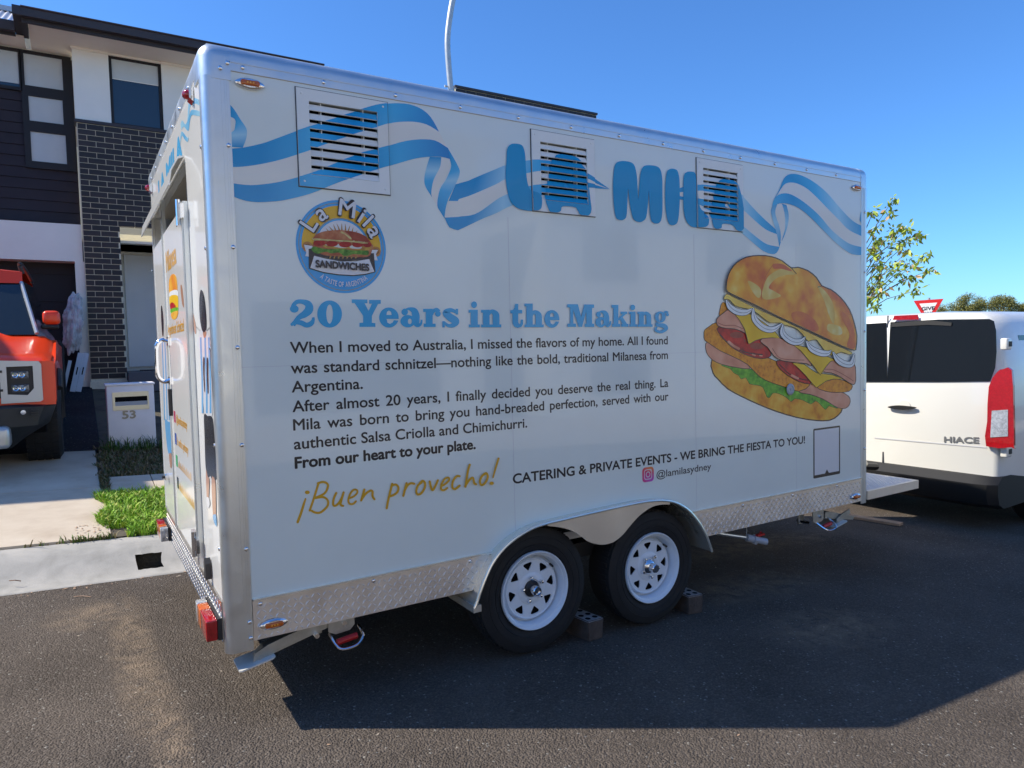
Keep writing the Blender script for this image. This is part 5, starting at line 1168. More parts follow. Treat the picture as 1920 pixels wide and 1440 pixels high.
def win(parent, x0, x1, z0, z1, y, panes, fr=.05, blind=None, name='window'):
    """frame at y (front) with glass panes set back; panes: list of (x0,x1,z0,z1)"""
    mb = MB(); mb.prism([(x0, z0), (x1, z0), (x1, z1), (x0, z1)], 1, y, y+.06, WFR, holes=[[(a, c), (b, c), (b, d), (a, d)] for a, b, c, d in panes]); f = mb.build(name, parent)
    f.matrix_parent_inverse = Matrix.Translation(-parent.location)
    for i, (a, b, c, d) in enumerate(panes):
        mb = MB(); mb.box((a, y+.03, c), (b, y+.036, d), GLASS); g = mb.build('pane', f)
        if blind:
            h = blind[i]
            if h > 0: mb = MB(); mb.box((a, y+.022, d-(d-c)*h), (b, y+.029, d), BLIND if h < 1 or True else BLIND); mb.build('blind', f)
    return f
HY = 10.0
house = thing('brick_house', 'two storey house with charcoal brick pier, dark cladding and white render behind the orange pickup', 'house', (-.5, 10.5, 1.0))
def hp(name, mb, parent=None, **k):
    o = mb.build(name, parent or house, **k); return o
def HX(px, py, y=HY): p = at(px, py, 1, y); return p.x, p.z
# brick pier
nb = brick_wall(house, -.362, 1.45, 1.085, 5.075, HY, 0, (.135, 1.0, 3.555))
mb = MB(); mb.prism([(-.372, .6), (.130, .6), (.130, 3.56), (1.46, 3.56), (1.46, 5.075), (-.372, 5.075)], 1, HY+.009, HY+.25, MORT); hp('brick_backing', mb)
mb = MB(); mb.box((-.40, HY-.02, 5.078), (1.46, HY+.26, 5.125), FASC); hp('wall_capping', mb)
mb = MB(); mb.box((-.385, HY-.012, .9), (.14, HY+.008, 1.075), MORT); hp('footing', mb)
# rendered upper wall, left strip and right of the window
mb = MB(); mb.box((-.385, HY+.012, 5.127), (.100, HY+.25, 6.225), RENDERW); mb.box((.845, HY+.012, 5.127), (2.9, HY+.25, 6.225), RENDERW); mb.box((.101, HY+.1, 5.127), (.844, HY+.25, 5.16), RENDERW); mb.box((2.9, HY+.012, .8), (3.0, HY+6, 6.2), RENDERW); mb.box((1.46, HY+.012, .8), (2.9, HY+.25, 5.126), RENDERW); hp('render_wall', mb)
mb = MB(); mb.box((-.40, HY-.006, 6.185), (.10, HY+.011, 6.222), SOFF); mb.box((.845, HY-.006, 6.185), (2.9, HY+.011, 6.222), SOFF); mb.box((.10, HY+.02, 6.19), (.845, HY+.05, 6.222), SOFF); hp('trim_board', mb)
wf = win(house, .103, .842, 5.13, 6.20, HY+.055, [(.143, .800, 5.16, 6.155)], blind=[.30])
mb = MB(); mb.box((.143, HY+.076, 5.845), (.800, HY+.079, 5.857), RENDERW); mb.build('blind_rail', wf)
# cladding wall, left, set back
YC = 10.45
def CX(px, py): p = at(px, py, 1, YC); return p.x, p.z
zc0 = CX(80, 418)[1]; zc1 = 6.225; xcr = -.386
mb = MB(); mb.box((-3.6, YC+.03, zc0), (xcr, YC+.2, zc1), CLAD); hp('cladding_backing', mb)
zb = zc0+.02; wy0 = [CX(48, 105), CX(130, 322)]
wx0, wx1 = CX(42, 200)[0], xcr-.012; wz0, wz1 = CX(90, 318)[1], zc1-.03
lwx0, lwx1 = -1.95, CX(40, 130)[0]; lwz0 = CX(20, 168)[1]
i = 0
while zb < zc1-.02:
    zt = min(zb+.166, zc1); segs = [(-3.6, xcr)]
    def cutseg(segs, a, b): 
        out = []
        for s, e in segs:
            if b <= s or a >= e: out.append((s, e)); continue
            if s < a: out.append((s, a))
            if e > b: out.append((b, e))
        return out
    if zt > wz0+.02: segs = cutseg(segs, wx0, wx1)
    if zt > lwz0+.02: segs = cutseg(segs, lwx0, lwx1+.02)
    for s, e in segs:
        if e-s < .02: continue
        mb = MB(); mb.add([(s, YC+.0, zb), (e, YC+.0, zb), (e, YC+.016, zt-.004), (s, YC+.016, zt-.004), (s, YC+.03, zb), (e, YC+.03, zb), (e, YC+.03, zt-.004), (s, YC+.03, zt-.004)], [(0, 1, 2, 3), (0, 4, 5, 1), (3, 2, 6, 7), (0, 3, 7, 4), (1, 5, 6, 2)], CLAD); hp('weatherboard', mb)
    zb += .166
def pane(px0, py0, px1, py1):
    a = CX(px0, py0); b = CX(px1, py1); return (a[0], b[0], b[1], a[1])
P1 = pane(44, 110, 119, 173); P2 = pane(53, 180, 122, 236); P3 = pane(53, 245, 129, 309)
P1 = (P1[0], P1[1], P1[2]+.02, wz1-.05); P2 = (P2[0], P1[1]-.02, P2[2]+.01, P2[3]); P3 = (P2[0], P1[1]-.005, P3[2], P3[3]-.01)
win(house, wx0, wx1, wz0, wz1, YC-.03, [P1, P2, P3], blind=[1, 1, 1])
win(house, lwx0, lwx1, lwz0, wz1, YC-.03, [(lwx0+.04, -1.5, lwz0+.05, wz1-.05), (-1.46, lwx1-.035, lwz0+.05, wz1-.05)], blind=[.9, .9])
mb = MB(); mb.box((-3.6, YC-.03, zc0-.045), (xcr, YC+.1, zc0-.001), FASC); hp('flashing', mb)
mb = MB(); mb.box((-3.6, YC+.01, 6.17), (xcr, YC+.03, 6.222), SOFF); hp('trim_board', mb)
# ground floor rendered wall with garage opening
gx1, gz1 = HX(140, 490, HY+.1)
mb = MB(); mb.box((-3.6, HY+.1, gz1), (xcr, HY+.4, zc0-.047), RENDERW); mb.box((gx1, HY+.1, .8), (xcr+.012, HY+.4, gz1), RENDERW); mb.box((-3.6, HY+.1, .8), (-3.2, HY+.4, gz1), RENDERW); hp('lower_render_wall', mb)
mb = MB(); mb.box((-3.198, HY+.41, .8), (gx1-.002, HY+.44, gz1+.05), GARD); gd = hp('garage_door', mb)
for z in (1.05, 1.48, 1.91, 2.34, 2.77):
    mb = MB(); mb.box((-3.19, HY+.398, z+.008), (gx1-.006, HY+.409, min(z+.42, gz1+.04)), GARD); mb.build('door_panel', gd)
# entry recess
mb = MB(); mb.box((.0, HY+1.30, 1.2), (1.8, HY+1.35, 3.6), RENDERW); mb.box((.128, HY+.251, 3.3), (1.8, HY+1.3, 3.34), SOFF); mb.box((.02, HY+.251, 1.1), (.06, HY+1.3, 3.3), RENDERW); hp('entry_wall', mb)
DOORM = mat('front_door_grey', (.78, .80, .80), .5, noise=.03, nscale=3)
p0 = at(232, 478, 1, HY+1.25); p1 = at(240, 688, 1, HY+1.25); mb = MB(); mb.box((p0.x, HY+1.24, p1.z), (p0.x+.92, HY+1.295, p0.z), DOORM); fd = hp('front_door', mb)
mb = MB(); mb.tube([(p0.x+.42, HY+1.2, p1.z+1.7), (p0.x+.42, HY+1.24, p1.z+1.7)], .015, CHROME, 8); mb.build('door_handle', fd)
mb = MB(); mb.box((p0.x-.06, HY+1.27, p0.z+.005), (p0.x+1, HY+1.299, p0.z+.06), SOFF); mb.build('door_head', fd)
mb = MB(); mb.box((.136, HY-.3, .9), (2.0, HY+1.3, p1.z-.07), mat('porch_tile', (.10, .10, .11), .6)); hp('porch', mb)
mb = MB(); mb.box((p0.x+.15, HY+.8, p1.z-.069), (p0.x+.8, HY+1.15, p1.z-.055), mat('door_mat', (.04, .025, .03), .95)); tag(mb.build('door_mat'), 'dark doormat on the shaded porch of the brick house', 'doormat')
# eaves and roof
YG = 9.25; zg = 6.22
xl0 = at(38, 15, 1, YG).x; xr0 = at(590, 120, 1, YG).x
mb = MB(); mb.box((xl0+.07, YG+.162, zg), (3.2, HY+.3, zg+.02), SOFF); mb.box((-3.6, 9.98, zg), (xl0-.002, YC+.3, zg+.019), SOFF); mb.box((xl0+.07, HY+.302, zg), (-.384, YC+.3, zg+.019), SOFF); hp('soffit', mb)
zt_ = at(200, 40, 1, YG).z
mb = MB(); g = [(YG+.02, zt_-.13), (YG+.10, zt_-.13), (YG+.14, zt_-.02), (YG+.14, zt_+.0), (YG-.0, zt_), (YG-.01, zt_-.015), (YG+.012, zt_-.03)]
mb.prism(g, 0, xl0, 3.3, FASC); hp('gutter', mb)
mb = MB(); mb.box((xl0+.06, YG+.13, zg-.02), (3.25, YG+.16, zt_-.02), FASC)
for j in range(3): mb.box((xl0+.06, YG+.124, zg-.015+j*.03), (3.25, YG+.13, zg-.003+j*.03), FASC)
hp('fascia', mb)
mb = MB(); mb.box((xl0, YG+.14, zg-.02), (xl0+.06, 9.97, zt_), FASC); mb.box((xl0-.1, YG+.02, zt_-.13), (xl0-.001, 10.1, zt_-.005), FASC); hp('return_gutter', mb)
zt2 = zt_-.03; mb = MB(); mb.prism([(9.80, zt2-.13), (9.90, zt2-.13), (9.94, zt2), (9.78, zt2), (9.78, zt2-.02)], 0, -3.9, xl0-.101, FASC); mb.box((-3.9, 9.94, zg-.02), (xl0-.101, 9.97, zt2-.01), FASC); hp('gutter', mb)
mb = MB(); n = 60; A = []; x = -3.9
while x < xl0-.1: A.append((x, .012*math.cos(x*2*math.pi/.076))); x += .0127
vv = []
for x, h in A: vv += [(x, 9.82, zt2+h+.015), (x, 11.3, zt2+.72+h)]
mb.add(vv, [(2*i_, 2*i_+2, 2*i_+3, 2*i_+1) for i_ in range(len(A)-1)], ROOFM); hp('roof_sheet', mb, smooth=True, angle=80)
mb = MB(); mb.box((-3.9, 11.22, zt2+.70), (xl0-.1, 11.45, zt2+.78), ROOFM); hp('ridge_cap', mb)
mb = MB(); mb.add([(xl0-.1, YG+.15, zt_-.01), (3.3, YG+.15, zt_-.01), (3.3, 13, zt_+.6), (xl0-.1, 13, zt_+.6), (3.3, 17, zt_-.2), (xl0-.1, 17, zt_-.2)], [(0, 1, 2, 3), (3, 2, 4, 5)], ROOFM); hp('roof', mb)
mb = MB(); mb.box((-3.6, YC+.21, .8), (-3.5, 16, 6.2), RENDERW); mb.box((-3.6, 15.9, .8), (3, 16, 6.2), RENDERW); mb.box((-3.6, HY+.41, 3.3), (2.9, 15.9, 3.35), RENDERW); hp('rear_walls', mb)
# neighbouring house to the left, beyond the picture, whose shadow reaches the driveway
nh = thing('neighbour_house', 'rendered house left of the driveway, outside the photograph', 'house', (-12, 10, 1))
mb = MB(); mb.box((-20, 7.3, .5), (-5.0, 16, 5.8), RENDERW); mb.build('wall', nh)
mb = MB(); mb.add([(-21, 6.70, 5.92), (-4.70, 6.70, 5.92), (-4.70, 16.6, 5.92), (-21, 16.6, 5.92), (-18, 11.6, 7.4), (-7.6, 11.6, 7.4)], [(0, 1, 5, 4), (1, 2, 5), (2, 3, 4, 5), (3, 0, 4), (0, 3, 2, 1)], ROOFM); mb.build('roof', nh)
CREAM = mat('cream_render', (.86, .84, .76), .9, noise=.04, nscale=2)  # unseen houses opposite, added for bounce light and reflections
for i_, (fx, lb_) in enumerate(((-14, 'cream house across the street, opposite the pickup, outside the photograph'), (1, 'cream house across the street, opposite the trailer, outside the photograph'), (16, 'cream house across the street, opposite the van, outside the photograph'))):
    fh_ = thing('street_house', lb_, 'house', (fx, -15, gz(fx, 0)), 'houses across the street')
    g_ = gz(fx, 0); mb = MB(); mb.box((fx-6.6, -20, g_-.8), (fx+6.6, -11.6, g_+6.2), CREAM); mb.build('wall', fh_)
    mb = MB(); mb.add([(fx-7.1, -20.5, g_+6.2), (fx+7.1, -20.5, g_+6.2), (fx+7.1, -11.1, g_+6.2), (fx-7.1, -11.1, g_+6.2), (fx-3, -15.8, g_+8.2), (fx+3, -15.8, g_+8.2)], [(0, 1, 5, 4), (1, 2, 5), (2, 3, 4, 5), (3, 0, 4), (0, 3, 2, 1)], ROOFM); mb.build('roof', fh_)
    for (wx_, wz_, ww_, wh_) in ((-4.5, 3.9, 1.8, 1.4), (0, 3.9, 1.8, 1.4), (4.2, 3.9, 1.8, 1.4), (3.4, .3, 4.0, 2.2), (-4.2, .9, 2, 1.5)):
        mb = MB(); mb.box((fx+wx_-ww_/2, -11.598, g_+wz_), (fx+wx_+ww_/2, -11.55, g_+wz_+wh_), WFR); f_w = mb.build('window', fh_)
# second house behind the trailer: only its brick parapet shows
h2 = thing('parapet_house', 'charcoal brick parapet wall of the next house rising above the trailer roof', 'house', (8.2, 10.3, .8))
YB = 10.3; pa = at(855, 165, 1, YB); pb = at(1118, 222, 1, YB); zt3 = (at(855, 159, 1, YB).z+at(1118, 213, 1, YB).z)/2
brick_wall(h2, pa.x+.0, pb.x, zt3-.05-14*.086, zt3-.05, YB, 1)
mb = MB(); mb.box((pa.x-.012, YB+.009, zt3-1.27), (pb.x+.01, YB+1.2, zt3-.05), MORT); mb.build('brick_backing', h2)
mb = MB(); mb.box((pa.x-.6, YB+.05, 0), (pb.x+2.5, YB+7, zt3-1.275), RENDERW); mb.box((pa.x-.62, YB+.03, zt3-1.272), (pb.x+2.52, YB+7.02, zt3-1.2), FASC) if 0 else None; mb.build('render_wall', h2)
for r_ in range(14):
    z = zt3-.098-r_*.086
    for j in range(4):
        o = bpy.data.objects.new('brick', brick_mesh(.23, j % 3)); C.objects.link(o); o.rotation_euler = (0, 0, -math.pi/2); o.location = Vector((pa.x-.022, YB+.16+j*.24+(.12 if r_ % 2 else 0), z))-h2.location; o.parent = h2
mb = MB(); mb.box((pa.x-.03, YB-.025, zt3-.045), (pb.x+.025, YB+1.2, zt3), FASC); mb.build('wall_capping', h2)
# ------------------------------------------------------------------ rubbish against the garage wall
TARP = ramp_mat('plastic_sheet', [(.35, (.25, .26, .27)), (.6, (.50, .52, .54)), (.8, (.62, .63, .64))], 7, 5, .45, bump=.6, bscale=14)
def crumple(name, pts, m, seed, amp=.05):
    """closed lumpy body through an outline given on y=HY-ish, with folds"""
    q = random.Random(seed); bm = bmesh.new(); bmesh.ops.create_icosphere(bm, subdivisions=5, radius=1)
    from mathutils import noise
    (cx, cy, cz), (rx, ry, rz) = pts
    for v in bm.verts:
        n_ = v.co.normalized(); f = abs(noise.noise(n_*1.9+Vector((seed, 0, 0))))*1.0+abs(noise.noise(n_*5.5+Vector((0, seed, 0))))*.45
        r_ = 1+f*amp*8-.25
        v.co = Vector((cx+n_.x*rx*r_+(n_.z)*.05, cy+n_.y*ry*r_, cz+n_.z*rz*(.92+f*.2)))
    me = bpy.data.meshes.new(name); bm.to_mesh(me); bm.free(); me.materials.append(m)
    o = bpy.data.objects.new(name, me); C.objects.link(o); return o
c0 = at(138, 610, 1, 9.75)
o = crumple('plastic_sheeting', ((c0.x, 9.8, c0.z+.03), (.135, .14, .46)), TARP, 3, .06); tag(o, 'crumpled bundle of grey plastic sheeting propped against the garage wall', 'rubbish')
WB = mat('white_board', (.52, .55, .58), .5, noise=.08, nscale=10)
for i, (px, lb) in enumerate(((126, 'narrow white board leaning left of the other two below the plastic sheeting'), (143, 'middle white board leaning below the plastic sheeting'), (154, 'right hand white board leaning next to the brick pier'))):
    pb_ = at(px-8, 718, 1, 9.62); mx = Matrix.Translation((pb_.x, 9.6, gz(pb_.x, 9.6)+.01))@Matrix.Rotation(R(13), 4, 'Y')@Matrix.Rotation(R(-10), 4, 'X')
    mb = MB(); ww = .036 if i else .022
    mb.box((-ww, -.02, 0), (ww, .02, .60 if i else .48), WB, mx); t = mb.build('white_board'); tag(t, lb, 'board', 'white boards leaning by the garage')
    if i:
        mb = MB(); mb.prism(rrect(-.008, .008, .26, .38, .007), 1, -.0215, -.0205, DARKIN); mb.v = [tuple(mx@Vector(v)) for v in mb.v]; h = mb.build('hand_hole', t)
# ------------------------------------------------------------------ letterbox
LBM = mat('letterbox_render', (.88, .84, .84), .85, noise=.04, nscale=6, bump=.1, bscale=120)
YL = 6.10; lx0 = at(203, 800, 1, YL).x; lx1 = at(292, 800, 1, YL).x; lz1 = at(245, 722, 1, YL).z; lz0 = gz(0, YL)-.03
lbx = thing('letterbox', 'pale rendered letterbox numbered 53 standing in the grass by the driveway', 'letterbox', ((lx0+lx1)/2, YL+.16, lz0))
bevel_box('pillar', (lx0, YL, lz0), (lx1, YL+.32, lz1), .008, LBM, lbx); bevel_box('cap', (lx0-.012, YL-.012, lz1-.002), (lx1+.012, YL+.332, lz1+.022), .006, LBM, lbx)
a = at(210, 736, 1, YL); b = at(280, 766, 1, YL)
mb = MB(); fr = [(a.x, b.z), (b.x+.0, b.z), (b.x, a.z), (a.x, a.z)]; ia = at(213, 745, 1, YL); ib = at(279, 758, 1, YL)
BRS = mat('stainless_slot', (.55, .53, .46), .3, metal=.8)
mb.prism(fr, 1, YL-.008, YL-.0005, BRS, holes=[[(ia.x+.012, ib.z), (ib.x-.012, ib.z), (ib.x-.012, ia.z), (ia.x+.012, ia.z)]]); sl_ = mb.build('mail_slot', lbx)
FLAPM = mat('slot_flap_metal', (.35, .40, .50), .45, metal=.3)
mb = MB(); mb.add([(ia.x+.012, YL-.001, ib.z), (ib.x-.012, YL-.001, ib.z), (ib.x-.012, YL-.0045, (ia.z*.45+ib.z*.55)), (ia.x+.012, YL-.0045, (ia.z*.45+ib.z*.55))], [(0, 1, 2, 3)], FLAPM); mb.add([(ia.x+.012, YL-.0008, (ia.z*.45+ib.z*.55)), (ib.x-.012, YL-.0008, (ia.z*.45+ib.z*.55)), (ib.x-.012, YL-.0008, ia.z), (ia.x+.012, YL-.0008, ia.z)], [(0, 1, 2, 3)], DARKIN); mb.build('slot_flap', sl_)
V, T = text_tris('53', .03); NUM = mat('number_metal', (.33, .30, .24), .4, metal=.4)
n0 = at(229, 785, 1, YL); n1 = at(255, 785, 1, YL); nh_ = .085; mnx = min(v[0] for v in V); kx = (n1.x-n0.x)/(max(v[0] for v in V)-mnx)
mb = MB(); nv = len(V)//8; mb.add([(n0.x+(v[0]-mnx)*kx, YL-.006-.0001*(i//nv), n0.z+v[1]*nh_/.7) for i, v in enumerate(V)], T, NUM); mb.build('house_number', lbx)
# ------------------------------------------------------------------ street light pole
GALV = mat('galvanised_pole', (.50, .52, .52), .5, metal=.35, noise=.18, nscale=7)
YP = 9.9; pts = []
def pp_(px, py): p = at(px, py, 1, YP); return p
base = pp_(846, 175); lamp = thing('street_light', 'galvanised street light pole curving up behind the trailer roof', 'street light', (base.x, YP, gz(base.x, YP)))
curve = [(base.x, YP, gz(base.x, YP)-.1), (base.x, YP, base.z)]+[tuple(pp_(*q_)) for q_ in ((841, 120), (839, 75), (843, 35), (849, 0), (860, -45), (880, -95), (910, -135))]
mb = MB(); mb.tube(curve[:2]+crom(curve[1:], 4)[1:], [.062]*2+[.058]*(len(crom(curve[1:], 4))-1), GALV, 14); mb.build('pole', lamp, smooth=True)
mb = MB(); mb.tube([(base.x-.13, YP, base.z+.12), (base.x+.13, YP, base.z+.12)], .012, GALV, 8); mb.tube([(base.x-.14, YP, base.z+.12), (base.x-.105, YP, base.z+.12)], .024, GALV, 8); mb.build('clamp_bolt', lamp)
e = Vector(curve[-1]); bevel_box('lamp_head', tuple(e+Vector((-.1, -.12, -.05))), tuple(e+Vector((.6, .12, .06))), .03, GALV, lamp)
# ------------------------------------------------------------------ young street tree
LEAF = [mat('leaf_%d' % i, c, .5, noise=.25, nscale=12) for i, c in enumerate(((.26, .36, .03), (.40, .48, .05), (.12, .18, .03), (.55, .36, .16), (.18, .25, .03)))]
BARK = mat('bark', (.14, .11, .08), .9, noise=.3, nscale=14)
def leafy(mb, c, r, n, q, mats, l=(.03, .07), droop=.5, wts=None):
    for i in range(n):
        d = Vector((q.gauss(0, 1), q.gauss(0, 1), q.gauss(0, 1))); d.normalize(); p = Vector(c)+Vector((d.x*r[0], d.y*r[1], d.z*r[2]))*q.random()**.5
        a = Vector((q.gauss(0, 1), q.gauss(0, 1), q.gauss(0, 1)-droop)).normalized()*q.uniform(*l); s = a.cross(Vector((q.gauss(0, 1), q.gauss(0, 1), q.gauss(0, 1)))).normalized()*a.length*.20
        mb.add([p, p+a*.45+s, p+a, p+a*.45-s], [(0, 1, 2, 3)], q.choices(mats, wts)[0] if wts else q.choice(mats))
YT = 4.6; q = random.Random(5)
def tp(px, py): return at(px, py, 0, 10.4)
tb = tp(1618, 520); tree = thing('young_street_tree', 'young street tree with sparse pale green and browning leaves beyond the front of the trailer', 'tree', (10.4, tb.y, gz(10.4, tb.y)))
mb = MB(); root = Vector((10.4, tp(1600, 500).y, gz(10.4, tb.y)-.05)); fork = tp(1600, 600)
mb.tube([root, Vector((10.42, root.y, fork.z)), tp(1612, 470), tp(1622, 400)], [.045, .035, .025, .012], BARK, 10)
tips = [(1672, 375), (1660, 400), (1690, 425), (1722, 440), (1730, 480), (1715, 500), (1735, 505), (1700, 470), (1680, 460), (1655, 450), (1650, 480), (1640, 430), (1632, 395), (1645, 520), (1662, 500), (1680, 510), (1700, 520), (1720, 545), (1652, 548), (1650, 575), (1635, 500), (1690, 490), (1708, 430), (1670, 430), (1635, 560), (1625, 540), (1640, 460), (1700, 450), (1660, 535), (1625, 470), (1590, 420), (1580, 500), (1600, 560), (1560, 450)]
brs = []
for (px, py) in tips:
    t_ = tp(px, py)+Vector((q.uniform(-.12, .12), 0, 0)); s_ = tp(1612+q.uniform(-4, 6), min(590, py+q.uniform(50, 110))); s_.x = 10.4
    m_ = s_.lerp(t_, .55)+Vector((q.uniform(-.05, .05), q.uniform(-.05, .05), .05)); brs.append((s_, m_, t_)); mb.tube([s_, m_, t_], [.010, .006, .003], BARK, 5)
mb.build('trunk', tree, smooth=True)
mb = MB()
for s_, m_, t_ in brs:
    top_ = q.random()
    leafy(mb, t_, (.10, .10, .07), 22, q, LEAF, (.06, .14), .9, (3, 5, 1, 2, 2)); leafy(mb, m_.lerp(t_, .5), (.09, .09, .08), 7, q, LEAF, (.06, .12), .9, (3, 2, 3, 1, 4))
mb.build('crown', tree, recalc=False)
# ------------------------------------------------------------------ far trees
FL = [mat('far_leaf_%d' % i, c, .7, noise=.2, nscale=3) for i, c in enumerate(((.20, .19, .04), (.28, .25, .05), (.12, .125, .03)))]
def far_tree(px, pytop, wpx, X, label):
    c = at(px, pytop, 0, X); dist = (Vector((c.x, c.y, c.z))-Vector(CAM['pos'])).dot(FW); r_ = wpx/2*dist/CAM['f']; q = random.Random(px)
    t = thing('round_tree', label, 'tree', (X, c.y, gz(X, c.y)), 'round trees beyond the van')
    mb = MB(); zc_ = c.z-r_*.68; z0 = gz(X, c.y); mb.tube([(X, c.y, z0-.2), (X, c.y, zc_)], [r_*.09, r_*.05], BARK, 8)
    for a in range(5): mb.tube([(X, c.y, zc_-r_*.7), (X+math.cos(a)*r_*.5, c.y+math.sin(a)*r_*.5, zc_+r_*.2)], [r_*.035, r_*.012], BARK, 6)
    mb.build('trunk', t)
    mb = MB()
    for k_ in range(34):
        d = Vector((q.gauss(0, 1), q.gauss(0, 1), q.gauss(0, 1))).normalized(); cc = Vector((X, c.y, zc_))+Vector((d.x*r_*.62, d.y*r_*.62, d.z*r_*.5)); leafy(mb, cc, (r_*.36, r_*.36, r_*.32), 230, q, FL, (r_*.05, r_*.11), .2)
    mb.build('crown', t, recalc=False)
far_tree(1822, 550, 62, 62, 'round olive tree just right of the give way sign beyond the van')
far_tree(1878, 554, 62, 64, 'round olive tree at the right edge, behind the van roof corner')
far_tree(1780, 569, 60, 70, 'lowest round olive tree, mostly hidden behind the van roof, next to the sign')
far_tree(1925, 568, 46, 66, 'round olive tree cut by the right edge of the picture')
# give way sign
XS = 17.5; s0 = at(1713, 564, 0, XS); s1_ = at(1769, 563, 0, XS); cy_ = (s0.y+s1_.y)/2; W2 = abs(s0.y-s1_.y)/2; zs = s0.z
sign = thing('give_way_sign', 'red bordered triangular GIVE WAY sign showing above the van roof', 'road sign', (XS, cy_, gz(XS, cy_)))
def tri(k): H = W2*1.732; c_ = zs-H/3; return [(cy_+(y)*k, c_+(z-c_)*k) for y, z in ((-W2, zs), (W2, zs), (0, zs-H))]
mb = MB(); mb.prism(tri(1), 0, XS, XS+.004, mat('sign_red', (.62, .02, .02), .35)); mb.build('sign_face', sign)
mb = MB(); mb.prism(tri(.60), 0, XS-.003, XS-.001, mat('sign_white', (.78, .78, .76), .4)); wface = mb.build('sign_field', sign)
mb = MB(); mb.tube([(XS+.03, cy_, gz(XS, cy_)-.1), (XS+.03, cy_, zs+.05)], .03, GALV, 10); mb.build('post', sign)
for s_, z_, wd_, ch in (('GIVE', zs-.255, .40, .085), ('WAY', zs-.38, .26, .085)):
    V, T = text_tris(s_, .03); mn = min(v[0] for v in V); w0 = max(v[0] for v in V)-mn; wd_ *= W2*2/.9
    mb = MB(); nv = len(V)//8; mb.add([(XS-.005-.0005*(i//nv), cy_+wd_/2-(v[0]-mn)*wd_/w0, z_+v[1]*ch/.7) for i, v in enumerate(V)], T, BLACKI); mb.build('sign_lettering', sign, recalc=False)
# ------------------------------------------------------------------ white van
VANW = mat('van_white_paint', (.80, .78, .70), .25, coat=.8, noise=.01, nscale=2)
VGL = mat('van_tinted_glass', (.006, .007, .008), .04, spec=.6); VBL = mat('van_black_trim', (.006, .006, .006), .6)
XV = 6.2; yc = 1.075; hw = .975; zg = gz(8, 1)+.02; 
van = thing('white_van', 'white van with dark tinted rear windows standing nose away in front of the trailer', 'van', (XV+2.6, yc, zg))
def V3(px, py, x=XV): p = at(px, py, 0, x); return p.y-yc, p.z
def body_section(f, zt, zbm, inset=0.0, n=7):
    """half section: from bottom up to the roof centre; returns list of (y,z) for full closed loop (right = -y)"""
    w_ = hw-inset
    R_ = [(-w_+.02, zbm), (-w_, zbm+.15), (-w_-.0, .62), (-w_+.012, .95), (-w_+.03, 1.15), (-w_+.085, 1.45), (-w_+.12, zt-.13), (-w_+.155, zt-.06), (-w_+.24, zt-.015), (-.3, zt+.01)]
    return R_+[(-y, z) for y, z in reversed(R_)]
mb = MB(); secs = []
ZR = 1.675
for (dx, zt, ins, zbm) in ((0.0, ZR-.09, .06, .00), (.03, ZR-.03, .025, -.02), (.10, ZR, .004, -.03), (.5, ZR+.012, 0, -.03), (2.5, ZR+.012, 0, -.03), (3.6, ZR-.02, .01, -.03), (4.2, ZR-.35, .03, -.03), (4.75, ZR-.85, .06, -.03), (5.15, ZR-1.0, .12, .02)):
    S = body_section(0, zt, zbm, ins)
    if zt < 1.5:
        S = [(y, min(z, zt+.01)) for y, z in S]
    secs.append([(XV+dx+(.10*max(0, (z-.95)/.7) if dx < .2 else 0), yc+y, z) for y, z in S])
n = len(secs[0])
vv = [p for s_ in secs for p in s_]; ff = [(i_*n+j, i_*n+(j+1) % n, (i_+1)*n+(j+1) % n, (i_+1)*n+j) for i_ in range(len(secs)-1) for j in range(n)]
mb.add(vv, ff, VANW); 
for e_ in (0, (len(secs)-1)*n):
    for j in range(n//2-1): mb.f.append((e_+j, e_+j+1, e_+n-2-j, e_+n-1-j)); mb.m.append(0)

mb.build('body', van, smooth=True, angle=50)
def rearx(z): return XV+.10*max(0, (z-.95)/.7)-.004
def rplate(name, P, m, off=0, parent=None, th=.006):
    """panel lying on the van's rear face, P in photo pixels"""
    pts = []
    for px, py in P:
        p = at(px, py, 0, XV)
        for _ in range(3): p = at(px, py, 0, rearx(p.z)-off)
        pts.append((p.y, p.z))
    mb = MB(); mb.prism(pts, 0, 0, -th, m); mb.v = [(rearx(z)-off+x, y, z) for x, y, z in mb.v]; return mb.build(name, parent or van)
gl = rplate('rear_window', [(1561, 611), (1662, 605), (1664, 716), (1561, 716)], VGL)
gl2 = rplate('rear_window', crom([(1670, 604), (1760, 599), (1855, 598), (1864, 602), (1868, 620), (1869, 660), (1866, 690), (1857, 715), (1760, 716), (1664, 716)], 1, True), VGL)
rplate('high_brake_lamp', [(1675, 600), (1678, 592), (1721, 590), (1724, 599)], REDL, .004, th=.012)
rplate('wiper', [(1672, 606), (1740, 600), (1785, 605), (1784, 611), (1740, 609), (1672, 613)], VBL, .01)
rplate('door_gap', [(1664, 592), (1666.5, 592), (1657, 870), (1654, 870)], GREYI, .001, th=.0035)
rplate('crease', [(1640, 820), (1850, 838), (1850, 840), (1640, 822)], SEAM, -.0005, th=.001)
dh = rplate('door_handle', crom([(1666, 763), (1680, 760), (1700, 761), (1719, 764), (1705, 768), (1680, 767)], 3, True), VBL, .012, th=.02)
rplate('handle_recess', crom([(1684, 761), (1690, 752), (1700, 751), (1707, 761), (1700, 773), (1688, 772)], 3, True), VANW, .002, th=.004)
lampo = rplate('tail_lamp', crom([(1857, 725), (1873, 697), (1884, 692), (1900, 694), (1903, 760), (1904, 835), (1900, 838), (1852, 836), (1854, 790)], 2, True), REDL, .006, th=.03)
rplate('clear_lens', [(1860, 770), (1890, 768), (1890, 818), (1857, 820)], CLEARL, .037, lampo, .004)
